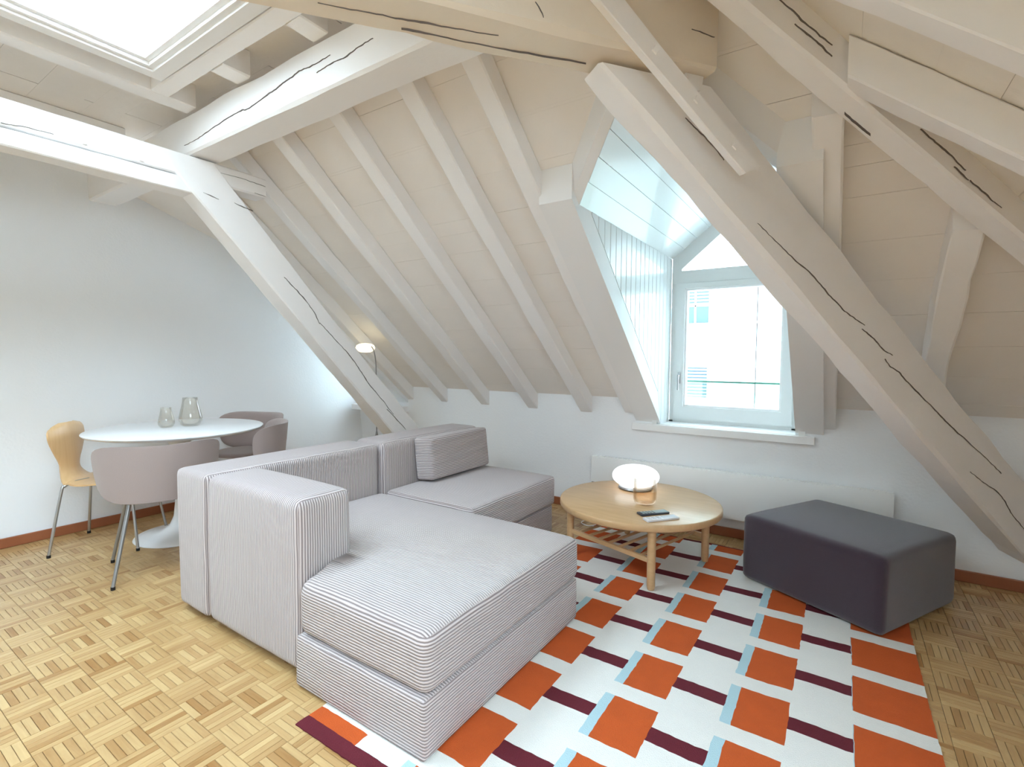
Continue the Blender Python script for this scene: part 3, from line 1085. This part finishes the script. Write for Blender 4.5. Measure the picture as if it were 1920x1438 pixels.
G = 'rafters of the window-side slope'
names = ['leftmost white rafter, beside the small dormer behind the leaning strut', 'white rafter just right of the glowing floor lamp',
         'white rafter whose lower end points at the sofa back from the left', 'white rafter in the middle of the slope above the sofa bolster',
         'white rafter ending above the empty wall right of the bolster']
for k, (xr_, wd) in enumerate(((-3.855, .09), (-3.37, .095), (-2.84, .105), (-2.295, .105), (-1.76, .11))):
    tag(rafter(xr_ - wd, xr_, 1.632, YW, names[k], 30 + k), group=G)
tag(rafter(-1.46, -1.36, 1.632, 3.84, 'white rafter against the left edge of the window dormer', 36), group=G)
tag(rafter(-.135, -.03, 2.235, YW, 'white rafter against the right edge of the window dormer', 37), group=G)
tag(rafter(.345, .452, 2.70, YW, 'short white jack rafter hanging from the hip rafter at right', 38, jit=.014), group=G)
tag(rafter(.93, 1.03, 3.27, YW, 'short white jack rafter beyond the right edge of the picture', 39), group=G)
for nm, xl, xr_, y0 in (('left', -1.375, DX0 - .001, 2.31), ('right', DX1 + .001, -.095, 2.337)):
    z0 = 4.047
    zu = lambda y: z0 - T * y
    bm = bmesh.new()
    hexa(bm, [(xl, y0, zu(y0)), (xr_, y0, zu(y0)), (xr_, y0, ZA(y0) - .003), (xl, y0, ZA(y0) - .003)],
         [(xl, YW - .002, zu(YW) + .001), (xr_, YW - .002, zu(YW) + .001), (xr_, YW - .002, ZA(YW) - .003), (xl, YW - .002, ZA(YW) - .003)])
    tag(obj('trim_%d' % (4 if nm == 'left' else 5), bm, PAINT), 'wide white casing along the %s side of the dormer opening' % nm, kind='structure')
# rafters of the side slope
for k, (ya, yb_) in enumerate(((1.995, 2.11), (1.515, 1.61), (1.04, 1.14), (.56, .66), (-1.4, -1.3), (-1.9, -1.8))):
    xs_ = max(XB0 - .02, (ya + yb_) / 2 - 2.075)
    lab = ['white side-slope rafter meeting the hip rafter at the upper right', 'broad white side-slope rafter nearest the top right corner'][k] if k < 2 else 'white side-slope rafter beyond the top of the picture'
    timber('rafter', [(xs_, ya, ZBU(xs_)), (xs_, yb_, ZBU(xs_)), (xs_, yb_, ZB(xs_) - .003), (xs_, ya, ZB(xs_) - .003)],
           [(XR - .002, ya, ZBU(XR)), (XR - .002, yb_, ZBU(XR)), (XR - .002, yb_, ZB(XR) - .003), (XR - .002, ya, ZB(XR) - .003)], lab, 'rafter', .007, .004, 50 + k, group='rafters of the side slope')
# joists of the flat ceiling
JZ = 2.735
for k, (xa, xb, ya, yb_, lab) in enumerate(((-4.32, -4.20, YR, 1.448, 'leftmost white ceiling joist above the left truss'),
                                           (-3.30, -3.185, YR, 1.448, 'long white ceiling joist just left of the skylight'),
                                           (-2.72, -2.60, 1.312, 1.448, 'short white joist stub between skylight and thick beam, left one'),
                                           (-2.07, -1.96, 1.312, 1.448, 'short white joist stub between skylight and thick beam, right one'),
                                           (-1.83, -1.72, YR, 1.448, 'long white ceiling joist right of the skylight'),
                                           (-1.25, -1.14, .32, 1.448, 'white ceiling joist above the tan collar beam'),
                                           (-4.62, -4.51, YR, 1.448, 'white ceiling joist against the left wall'))):
    timber('joist', [(xa, ya, JZ), (xb, ya, JZ), (xb, ya, ZC - .002), (xa, ya, ZC - .002)], [(xa, yb_, JZ), (xb, yb_, JZ), (xb, yb_, ZC - .002), (xa, yb_, ZC - .002)],
           lab, 'joist', .006, .003, 70 + k, group='joists of the flat ceiling')
timber('trimmer_joist', [(-3.183, 1.222, JZ), (-3.183, 1.31, JZ), (-3.183, 1.31, ZC - .002), (-3.183, 1.222, ZC - .002)],
       [(-1.832, 1.222, JZ), (-1.832, 1.31, JZ), (-1.832, 1.31, ZC - .002), (-1.832, 1.222, ZC - .002)],
       'white trimmer across the joists below the skylight', 'joist', .006, .003, 90)

# ================================================================== RADIATOR
t = thing('radiator', (-.72, 3.83, .15), 'long flat white radiator below the dormer window', 'radiator')
rx0, rx1 = -1.73, .285
obj('front_panel', box((rx0, 3.80, .15), (rx1, 3.812, .484), .003), RAD, t, smooth=True)
obj('back_panel', box((rx0 + .01, 3.845, .16), (rx1 - .01, 3.853, .475)), RAD, t)
bm = box((rx0, 3.812, .476), (rx1, 3.853, .482))
for k in range(60):
    xx = rx0 + .02 + k * (rx1 - rx0 - .04) / 60
    boxg(bm, (xx, 3.815, .482), (xx + .018, 3.85, .486))
obj('top_grille', bm, RAD, t)
for sx in (rx0, rx1 - .006):
    obj('end_cap', box((sx, 3.812, .15), (sx + .006, 3.853, .48)), RAD, t)
for sx in (rx0 + .2, rx1 - .22):
    obj('bracket', box((sx, 3.853, .2), (sx + .03, YW, .44)), RAD, t)

# ================================================================== RUG
RX0, RX1, RY0, RY1 = -1.565, .312, .985, 3.63
PXs, PYs = .3965, .3325
gx, gy = set(), set()
for k in range(-4, 2):
    o_ = -.327 + PXs * k
    gx |= {o_, o_ + .037, o_ + .205}
for k in range(-5, 5):
    o_ = 2.174 + PYs * k
    gy |= {o_, o_ + .249, o_ + .092, o_ + .164}
gx = sorted([v for v in gx if RX0 + .004 < v < RX1 - .004 and v < .08] + [RX0, RX1, .072])
gy = sorted([v for v in gy if RY0 + .06 < v < RY1 - .02] + [RY0, RY1, RY0 + .052, RY1 - .014])


def refine(v, mx):
    out = [v[0]]
    for a, b in zip(v[:-1], v[1:]):
        if b - a < 1e-4:
            continue
        n = max(1, math.ceil((b - a) / mx))
        out += [a + (b - a) * i / n for i in range(1, n + 1)]
    return out


gx, gy = refine(gx, .022), refine(gy, .022)


def rug_col(x, y):
    if y < RY0 + .052:
        return 2
    if y > RY1 - .014:
        return 2
    ky = math.floor((y - 2.174) / PYs)
    fy = y - 2.174 - ky * PYs
    if x > .072 or x < -1.312:
        return 1 if fy < .249 else 0
    kx = math.floor((x + .327) / PXs)
    fx = x + .327 - kx * PXs
    if fy < .249:
        if fx < .037:
            return 3
        if fx < .205:
            return 1
    if fx >= .205 and .092 < fy < .164:
        return 2
    return 0


def rug_pt(x, y, z):
    u = (x - RX0) / (RX1 - RX0)
    jx = .0035 * noise.noise(Vector((x * 3, y * 34, 1))) + .006 * noise.noise(Vector((x * 1.5, y * 2.5, 4)))
    jy = .0035 * noise.noise(Vector((x * 34, y * 3, 2))) + .007 * noise.noise(Vector((x * 5.0, y * 1.5, 7)))
    edge = min(1, min(x - RX0, RX1 - x, y - RY0, RY1 - y) / .1)
    zz = z + (.0018 + .0018 * noise.noise(Vector((x * 7, y * 2.2, 9)))) * max(0, edge)
    return (x + jx, y + jy, zz)


bm = bmesh.new()
nx, ny = len(gx), len(gy)
top = [[bm.verts.new(rug_pt(x, y, .006)) for y in gy] for x in gx]
bot = [[bm.verts.new(rug_pt(x, y, .0012)[:2] + (.0012,)) for y in gy] for x in gx]
for i in range(nx - 1):
    for j in range(ny - 1):
        c = rug_col((gx[i] + gx[i + 1]) / 2, (gy[j] + gy[j + 1]) / 2)
        f = bm.faces.new((top[i][j], top[i + 1][j], top[i + 1][j + 1], top[i][j + 1]))
        f.material_index = c
        f2 = bm.faces.new((bot[i][j], bot[i][j + 1], bot[i + 1][j + 1], bot[i + 1][j]))
        f2.material_index = c
for i in range(nx - 1):
    for j in (0, ny - 1):
        f = bm.faces.new((top[i][j], top[i + 1][j], bot[i + 1][j], bot[i][j]))
        f.material_index = rug_col((gx[i] + gx[i + 1]) / 2, gy[j] + (.005 if j == 0 else -.005))
for j in range(ny - 1):
    for i in (0, nx - 1):
        f = bm.faces.new((top[i][j], top[i][j + 1], bot[i][j + 1], bot[i][j]))
        f.material_index = rug_col(gx[i] + (.005 if i == 0 else -.005), (gy[j] + gy[j + 1]) / 2)
tag(obj('rug', bm, [R_CREAM, R_ORANGE, R_MAROON, R_BLUE], smooth=True),
    'flat woven cream rug with rust, maroon and pale blue blocks', 'rug')

# ================================================================== SOFA
sofa = thing('corner_sofa', (-1.9, 2.1, 0), 'large pale mauve-grey corduroy corner sofa on the parquet and rug', 'sofa')
Z0 = .012


def rect(x0, y0, x1, y1):
    return [(x0, y0), (x1, y0), (x1, y1), (x0, y1)]


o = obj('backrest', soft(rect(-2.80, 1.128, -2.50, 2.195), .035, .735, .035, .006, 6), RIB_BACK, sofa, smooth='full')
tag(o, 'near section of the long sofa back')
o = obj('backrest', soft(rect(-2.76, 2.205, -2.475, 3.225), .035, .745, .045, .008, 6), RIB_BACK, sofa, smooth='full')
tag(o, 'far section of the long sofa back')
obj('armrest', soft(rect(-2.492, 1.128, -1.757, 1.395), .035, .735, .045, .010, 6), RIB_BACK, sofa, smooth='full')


def lshape(x0, y0, x1, y1, xn, yn, r=.05):
    return [(x0, yn), (xn, yn), (xn, y0), (x1, y0), (x1, y1), (x0, y1)]


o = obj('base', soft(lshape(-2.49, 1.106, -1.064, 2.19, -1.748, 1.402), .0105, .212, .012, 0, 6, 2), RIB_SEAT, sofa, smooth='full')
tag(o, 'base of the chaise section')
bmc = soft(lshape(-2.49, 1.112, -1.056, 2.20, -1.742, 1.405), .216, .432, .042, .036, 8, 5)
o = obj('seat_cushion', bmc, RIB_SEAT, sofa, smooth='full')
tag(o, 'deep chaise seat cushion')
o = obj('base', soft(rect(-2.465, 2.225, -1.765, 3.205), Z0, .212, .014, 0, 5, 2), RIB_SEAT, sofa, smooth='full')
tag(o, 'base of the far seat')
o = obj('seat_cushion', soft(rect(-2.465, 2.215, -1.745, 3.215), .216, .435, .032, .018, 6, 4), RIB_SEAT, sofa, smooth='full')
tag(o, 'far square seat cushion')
for x, y in ((-2.65, 1.25), (-2.65, 2.1), (-1.9, 1.25), (-2.65, 3.1), (-2.6, 2.3)):
    obj('foot', lathe([(0, 0), (.02, 0), (.022, .035), (0, .036)], (x, y, 0.0), 12), RUBBER, sofa)
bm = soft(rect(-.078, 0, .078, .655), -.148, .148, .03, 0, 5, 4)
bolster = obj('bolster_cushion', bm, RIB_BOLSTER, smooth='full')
tag(bolster, 'ribbed oblong bolster cushion standing on the far sofa seat', 'cushion')
bolster.matrix_world = Matrix.Translation((-2.38, 2.475, .60)) @ Matrix.Rotation(math.radians(-6), 4, 'Y')

# ================================================================== OTTOMAN
# corners measured on the ground, long side along (.62,-.33)
oc = [(-.47, 3.16), (.19, 2.805), (.572, 3.43), (-.088, 3.785)]
bm = bmesh.new()
zc0, zc1 = .0118, .395
nd = 14
e_u = Vector((oc[1][0] - oc[0][0], oc[1][1] - oc[0][1]))
e_v = Vector((oc[3][0] - oc[0][0], oc[3][1] - oc[0][1]))
bmo = soft([(0, 0), (e_u.length, 0), (e_u.length, e_v.length), (0, e_v.length)], zc0, zc1, .04, .012, 8, 4)
ang = math.atan2(e_u.y, e_u.x)
ot = thing('ottoman', (oc[0][0], oc[0][1], 0), 'dark aubergine fabric ottoman standing half on the rug', 'ottoman', rz=ang)
for v in bmo.verts:
    k = v.co.z / .4
    fx, fy = v.co.x / e_u.length, v.co.y / e_v.length
    v.co.z += -.010 * (1 - k) * 0 + .0
obj('cover', bmo, OTTO, ot, smooth='full', local=True)

# ================================================================== COFFEE TABLE
CT = Vector((-1.072, 3.09, 0))
ct = thing('coffee_table', CT, 'round light oak coffee table with a slatted shelf on the rug', 'table')
R_ = .503
obj('tabletop', lathe([(0, .348), (R_ - .012, .348), (R_ - .004, .352), (R_, .358), (R_, .384), (R_ - .003, .389), (R_ - .008, .392), (0, .392)], CT, 96), OAK, ct, smooth=True)
lp = [(.216, -.392), (.375, .19), (-.216, .392), (-.385, -.20)]
for x, y in lp:
    obj('leg', lathe([(0, .0102), (.019, .0102), (.023, .03), (.024, .347), (0, .347)], CT + Vector((x, y, 0)), 20), OAK, ct, smooth=True)
A1, A2 = CT + Vector((*lp[3], .172)), CT + Vector((*lp[0], .172))
B1, B2 = CT + Vector((*lp[2], .172)), CT + Vector((*lp[1], .172))
for a, b in ((A1, A2), (B1, B2)):
    d_ = (b - a).normalized() * .018
    s = Vector((0, 0, 1)).cross(d_).normalized() * .009
    bm = bmesh.new()
    hexa(bm, [a + d_ - s - Vector((0, 0, .013)), a + d_ + s - Vector((0, 0, .013)), a + d_ + s + Vector((0, 0, .013)), a + d_ - s + Vector((0, 0, .013))],
         [b - d_ - s - Vector((0, 0, .013)), b - d_ + s - Vector((0, 0, .013)), b - d_ + s + Vector((0, 0, .013)), b - d_ - s + Vector((0, 0, .013))])
    obj('shelf_rail', bm, OAK, ct)
for k in range(7):
    f = (k + 1) / 8
    a = A1.lerp(A2, f) + Vector((0, 0, .006))
    b = B1.lerp(B2, f) + Vector((0, 0, .006))
    obj('shelf_slat', tube([a, b], .009, 8), OAK, ct, smooth=True)

TZ = .3925
# glowing table lamp
lamp_c = Vector((-1.185, 3.345, TZ))
tl = thing('table_lamp', lamp_c, 'glowing white flattened globe lamp on the coffee table', 'lamp')
obj('base', lathe([(0, 0), (.105, 0), (.118, .008), (.112, .018), (0, .018)], lamp_c, 40), GREYSTEEL, tl, smooth=True)
OPAL = mat('opal_glass', (.95, .97, 1), .25, emit=(.93, .97, 1.0), estr=.38)
prof = []
for k in range(25):
    a = -math.pi / 2 + math.pi * k / 24
    r = .160 * math.cos(a) ** .75 if 0 < k < 24 else 0
    prof.append((max(r, 0), .014 + .073 + .073 * math.sin(a)))
obj('shade', lathe(prof, lamp_c, 56), OPAL, tl, smooth='full')

# amber tumbler
gc = Vector((-1.005, 3.01, TZ))
gl = thing('glass_tumbler', gc, 'two-tone amber glass tumbler standing in front of the glowing lamp', 'glass')
obj('amber_bowl', lathe([(0, 0), (.045, 0), (.062, .012), (.070, .032), (.072, .09), (.066, .09), (.064, .034), (.056, .018), (.04, .012), (0, .012)], gc, 40), AMBER, gl, smooth=True)
obj('clear_rim', lathe([(.072, .0905), (.073, .165), (.070, .167), (.067, .165), (.066, .0905)], gc, 40, True), CLEAR, gl, smooth=True)


def remote(nm, p, ang_, L, w, h, m, lab, keys, km):
    t = thing(nm, p, lab, 'remote', rz=ang_)
    obj('body', box((0, 0, 0), (L, w, h), .004), m, t, local=True, smooth=True)
    bm = bmesh.new()
    boxg(bm, (L * .52, w * .12, h), (L * .95, w * .88, h + .0012))
    obj('screen', bm, km, t, local=True)
    for i in range(keys):
        for j in range(2):
            obj('button', box((L * (.08 + .42 * i / keys), w * (.18 + .38 * j), h), (L * (.08 + .42 * i / keys) + L * .28 / keys, w * (.42 + .38 * j), h + .002)), km, t, local=True)


remote('remote_control', (-.935, 2.755, TZ), math.atan2(.15, .125), .185, .058, .013, mat('dark_plastic', (.26, .27, .30), .3), 'dark remote control with grey keys, further back on the coffee table', 4, mat('key_grey', (.62, .68, .68), .4))
remote('remote_control', (-.872, 2.672, TZ), math.atan2(.17, .14), .205, .056, .014, mat('white_plastic', (.88, .88, .90), .3), 'white remote control lying at the table edge beside the dark one', 3, mat('key_white', (.80, .81, .83), .4))

# ================================================================== DINING TABLE
DT = Vector((-3.98, 1.64, 0))
dt = thing('dining_table', DT, 'round white pedestal dining table beside the left wall', 'table')
obj('tabletop', lathe([(0, .752), (.50, .752), (.535, .762), (.545, .772), (.545, .777), (.541, .780), (0, .780)], DT, 96), TULIP, dt, smooth=True)
obj('pedestal', lathe([(0, 0), (.285, 0), (.29, .004), (.285, .010), (.22, .020), (.13, .040), (.075, .075), (.048, .14), (.036, .25), (.034, .42), (.042, .58), (.075, .69), (.15, .752), (0, .752)], DT, 64), TULIP, dt, smooth='full')
DZ = .7805


def vase(p, k, prof, lab, grp):
    o = obj('glass_vase', lathe([(r * k, z * k) for r, z in prof], (0, 0, 0), 40), VASE, smooth='full')
    o.location = p
    return tag(o, lab, 'vase', grp)


outer = [(0, 0), (.045, 0), (.062, .012), (.073, .035), (.074, .06), (.066, .10), (.056, .14), (.049, .18), (.047, .205)]
inner = [(.045, .205), (.047, .18), (.054, .14), (.064, .10), (.0715, .06), (.070, .036), (.058, .016), (.04, .008), (0, .008)]
vase((-4.055, 1.59, DZ), .70, outer + inner, 'smaller smoked glass vase on the white dining table', 'pair of glass vases')
vase((-4.02, 1.735, DZ), 1.02, outer + inner, 'larger bulbous smoked glass vase on the white dining table', 'pair of glass vases')


# ================================================================== CHAIRS
def shell(curve, halfw, thick, bend=None, nu=20):
    """sheet swept along a side profile: curve[(d, z)], halfw per point; bend curls the side edges"""
    bm = bmesh.new()
    rows = []
    n = len(curve)
    for k in range(n):
        d, z = curve[k]
        a = Vector(curve[max(k - 1, 0)])
        b = Vector(curve[min(k + 1, n - 1)])
        tng = (b - a).normalized()
        nor = Vector((-tng.y, tng.x))
        row = []
        for i in range(nu + 1):
            u = -1 + 2 * i / nu
            c = (bend[k] if bend else 0) * u * u
            row.append(bm.verts.new((u * halfw[k], d + nor.x * c, z + nor.y * c)))
        rows.append(row)
    for k in range(n - 1):
        for i in range(nu):
            bm.faces.new((rows[k][i], rows[k][i + 1], rows[k + 1][i + 1], rows[k + 1][i]))
    bmesh.ops.recalc_face_normals(bm, faces=bm.faces)
    r = bmesh.ops.solidify(bm, geom=list(bm.faces), thickness=thick)
    return bm


def resample(pts, n):
    P = smoothpath([(p[0], p[1], p[2]) for p in pts], 6)
    return [P[round(i * (len(P) - 1) / (n - 1))] for i in range(n)]


def foot(parent, p):
    obj('foot_cap', lathe([(0, 0), (.011, 0), (.011, .018), (0, .018)], p, 12), RUBBER, parent, local=True)


# wooden shell chair: local y forward, x sideways
wc_ang = math.atan2(.36, .31) - math.pi / 2
wc = thing('wooden_chair', (-4.205, 1.295, 0), 'waisted plywood shell chair at the left end of the dining table', 'chair', 'dining chairs', wc_ang)
key = [(.23, .455, .17), (.215, .478, .20), (.12, .482, .22), (0, .472, .22), (-.10, .468, .205), (-.165, .480, .165), (-.192, .525, .118), (-.195, .575, .116), (-.197, .65, .160), (-.203, .74, .203), (-.210, .81, .200), (-.214, .850, .165)]
Pk = resample(key, 40)
hw = [p[2] for p in Pk]
# round the two ends
for i, f in ((0, .55), (1, .86), (-1, .50), (-2, .80), (-3, .90), (-4, .96)):
    hw[i] *= f
bnd = [.012] * 40
obj('seat_shell', shell([(p[0], p[1]) for p in Pk], hw, .011, [.012 if i < 18 else .03 for i in range(40)]), PLY, wc, smooth=True, local=True)
for sx in (-1, 1):
    for sy, ln in ((1, .255), (-1, -.24)):
        tx = .205 if sy > 0 else .235
        pts = [(sx * .05, sy * .10, .462), (sx * .13, sy * .155, .458), (sx * .165, sy * .185, .438), (sx * .178, sy * .195, .40), (sx * .235, sy * .245, .012)]
        obj('leg', tube(smoothpath(pts, 6), .009, 10), CHROME, wc, smooth=True, local=True)
        foot(wc, (sx * .235, sy * .245, 0))
obj('seat_bracket', box((-.075, -.12, .445), (.075, .12, .462), .004), RUBBER, wc, local=True)


def grey_chair(loc, ang_, lab, first=None):
    """upholstered armchair: wrapping back shell, seat, four splayed legs; local y forward"""
    if first:
        r = first.copy()
        COL.objects.link(r)
        r.matrix_world = Matrix.Translation(loc) @ Matrix.Rotation(ang_, 4, 'Z')
        r['label'] = lab
        for ch in list(first.children):
            c_ = ch.copy()
            COL.objects.link(c_)
            c_.parent = r
            for g_ in ch.children:
                d_ = g_.copy()
                COL.objects.link(d_)
                d_.parent = c_
        return r
    t = thing('upholstered_chair', loc, lab, 'chair', 'dining chairs', ang_)
    bm = bmesh.new()
    nu, nv = 44, 18
    rows, rows2 = [], []
    for j in range(nv + 1):
        v = math.sin(math.pi / 2 * (-1 + 2 * j / nv))
        pw = 5.0 if v > 0 else 3.8
        ext = .42 + .58 * max(0, 1 - abs(v) ** pw) ** .5
        ext *= 1 if v > 0 else 1 + .06 * v
        row, row2 = [], []
        for i in range(nu + 1):
            uu = math.sin(math.pi / 2 * (-1 + 2 * i / nu))
            u = uu * ext
            a_ = u * math.radians(72)
            th = .040 * math.sqrt(max(0.0, (1 - abs(uu) ** 10) * (1 - abs(v) ** 10)))
            x, y = math.sin(a_), -math.cos(a_)
            if abs(a_) > math.radians(60):
                y += .11 * (abs(a_) - math.radians(60))
            z = .630 + v * .170 - .012 * (1 - abs(u)) * (1 if v > 0 else 0)
            fl2 = 1 + .06 * v
            row.append(bm.verts.new((x * .322 * fl2, y * .270 * fl2, z)))
            row2.append(bm.verts.new((x * (.322 - th) * fl2, y * (.270 - th) * fl2, z)))
        rows.append(row)
        rows2.append(row2)
    for j in range(nv):
        for i in range(nu):
            bm.faces.new((rows[j][i], rows[j][i + 1], rows[j + 1][i + 1], rows[j + 1][i]))
            bm.faces.new((rows2[j][i], rows2[j + 1][i], rows2[j + 1][i + 1], rows2[j][i + 1]))
    bmesh.ops.remove_doubles(bm, verts=list(bm.verts), dist=.0004)
    obj('backrest', bm, FELT, t, smooth='full', local=True)
    # seat: rounded pad
    pad = []
    for k in range(9):
        a_ = k / 8
        pad.append((math.sin(a_ * math.pi / 2), math.cos(a_ * math.pi / 2)))
    bm = lathe([(0, .452), (.18, .452), (.21, .458), (.222, .470), (.218, .484), (.19, .492), (.12, .497), (0, .499)], (0, .005, 0), 48, sx=1.02, sy=1.0)
    for v in bm.verts:
        if v.co.y > .05:
            v.co.x *= 1 + .12 * min(1, (v.co.y - .05) / .15)
    obj('seat', bm, FELT, t, smooth='full', local=True)
    for sx in (-1, 1):
        for sy in (-1, 1):
            obj('leg', tube([(sx * .15, sy * .14, .454), (sx * .237, sy * .235, .016)], .0115, 12, .0095), GREYSTEEL, t, smooth=True, local=True)
            foot(t, (sx * .237, sy * .235, 0))
    return t


def face(d):
    return math.atan2(d[1], d[0]) - math.pi / 2


g1 = grey_chair((-3.475, 1.315, 0), face((-.95, .3)), 'taupe upholstered chair nearest the viewer, its back turned to the sofa')
g2 = grey_chair((-4.29, 2.26, 0), face((.40, -.92)), 'taupe upholstered chair behind the dining table, against the left wall', g1)
g3 = grey_chair((-3.77, 2.02, 0), face((-.60, -.80)), 'taupe upholstered chair at the window end of the dining table', g1)

# ================================================================== FLOOR LAMP
fl_ = thing('floor_lamp', (-3.56, 3.1, 0), 'thin floor lamp with a small glowing disc shade behind the leaning strut', 'lamp')
for k, (dx, dy) in enumerate(((.10, -.10), (-.14, -.02), (.03, .14))):
    obj('leg', tube([(-3.56, 3.1, .62), (-3.56 + dx, 3.1 + dy, .006)], .005, 8), GREYSTEEL, fl_, smooth=True)
obj('pole', tube(smoothpath([(-3.56, 3.1, .60), (-3.56, 3.1, 1.0), (-3.565, 3.1, 1.25), (-3.60, 3.1, 1.37), (-3.66, 3.1, 1.405), (-3.70, 3.1, 1.395)]), .005, 8), GREYSTEEL, fl_, smooth=True)
WARM = mat('warm_opal', (1, .93, .7), .4, emit=(1, .90, .60), estr=.4)
obj('shade', lathe([(0, -.045), (.045, -.042), (.074, -.026), (.088, 0), (.078, .024), (.05, .038), (0, .043)], (-3.705, 3.1, 1.382), 36), WARM, fl_, smooth='full')

# ================================================================== SOCKET CABLE
cb = thing('extension_cable', (-1.63, 3.70, 0), 'white cable with a brown plug on the floor behind the far sofa seat', 'cable')
obj('cord', tube(smoothpath([(-1.70, 3.80, .26), (-1.68, 3.74, .12), (-1.62, 3.66, .012), (-1.56, 3.56, .006), (-1.60, 3.48, .006), (-1.68, 3.52, .006), (-1.66, 3.62, .010), (-1.60, 3.72, .03), (-1.70, 3.82, .18)], 8), .004, 8), PAINT, cb, smooth=True)
obj('plug', box((-1.725, 3.795, .20), (-1.69, 3.85, .27), .006), mat('brown_plug', (.45, .38, .33), .5), cb, smooth=True)

# ================================================================== OUTSIDE
bm = bmesh.new()
hexa(bm, [(-9, 12, -8), (-1.72, 12, -8), (-1.72, 12, 10), (-9, 12, 10)], [(-9, 18, -8), (-1.72, 18, -8), (-1.72, 18, 10), (-9, 18, 10)])
bl = thing('building', (-4, 12, -8), 'pale rendered house across the street seen through the dormer window', 'building')
obj('wall', bm, FACADE, bl)
for nm, z0, z1, zs in (('upper', 2.12, 2.96, 2.52), ('lower', .41, 1.10, .41)):
    x0, x1 = -3.55, -2.60
    w_ = obj('window', box((x0, 11.985, z0), (x1, 11.999, z1)), FWIN, bl)
    tag(w_, 'far window with blinds, %s one' % nm)
    bm = bmesh.new()
    boxg(bm, (x0 - .04, 11.96, z0 - .07), (x1 + .04, 12.0, z0))
    boxg(bm, (x0 - .03, 11.965, z0), (x0, 12.0, z1))
    boxg(bm, (x1, 11.965, z0), (x1 + .03, 12.0, z1))
    boxg(bm, (x0 - .03, 11.965, z1), (x1 + .03, 12.0, z1 + .04))
    if nm == 'upper':
        boxg(bm, (-2.92, 11.97, z0), (-2.88, 11.99, z1))
        boxg(bm, (x0, 11.97, 2.50), (x1, 11.99, 2.53))
    obj('surround', bm, FACADE2, w_)
    bm = bmesh.new()
    z = zs
    while z < z1 - .02:
        boxg(bm, (x0, 11.965, z + .02), (x1, 11.98, z + .06))
        z += .075
    tag(obj('blind_slats', bm, FSLAT, w_), kind='stuff')
obj('string_course', box((-9, 11.96, 1.12), (-1.72, 12, 1.16)), FACADE2, bl)
b2 = thing('building', (2, 13, -8), 'greenish white neighbouring house seen at the right of the dormer window', 'building')
obj('wall', box((-1.70, 12.8, -8), (6, 18, 11)), FACADE2, b2)
obj('string_course', box((-1.70, 12.74, 2.13), (6, 12.8, 2.19)), FACADE, b2)
obj('string_course', box((-1.70, 12.74, .20), (6, 12.8, .26)), FACADE, b2)
gr = thing('glass_railing', (-.72, 4.42, .75), 'pale green glass railing outside the dormer window', 'railing')
obj('glass_sheet', box((-1.15, 4.40, .70), (-.30, 4.412, 1.10)), GREENGLASS, gr)
obj('top_edge', box((-1.15, 4.398, 1.10), (-.30, 4.414, 1.115)), GREENEDGE, gr)
obj('bracket', box((-1.19, 4.10, .72), (-1.15, 4.42, .80)), CHROME, gr)
obj('bracket', box((-.30, 4.10, .72), (-.26, 4.42, .80)), CHROME, gr)
tag(obj('ground', box((-40, 4.5, -8.2), (40, 60, -8)), OUTG), 'street level outside', kind='structure')
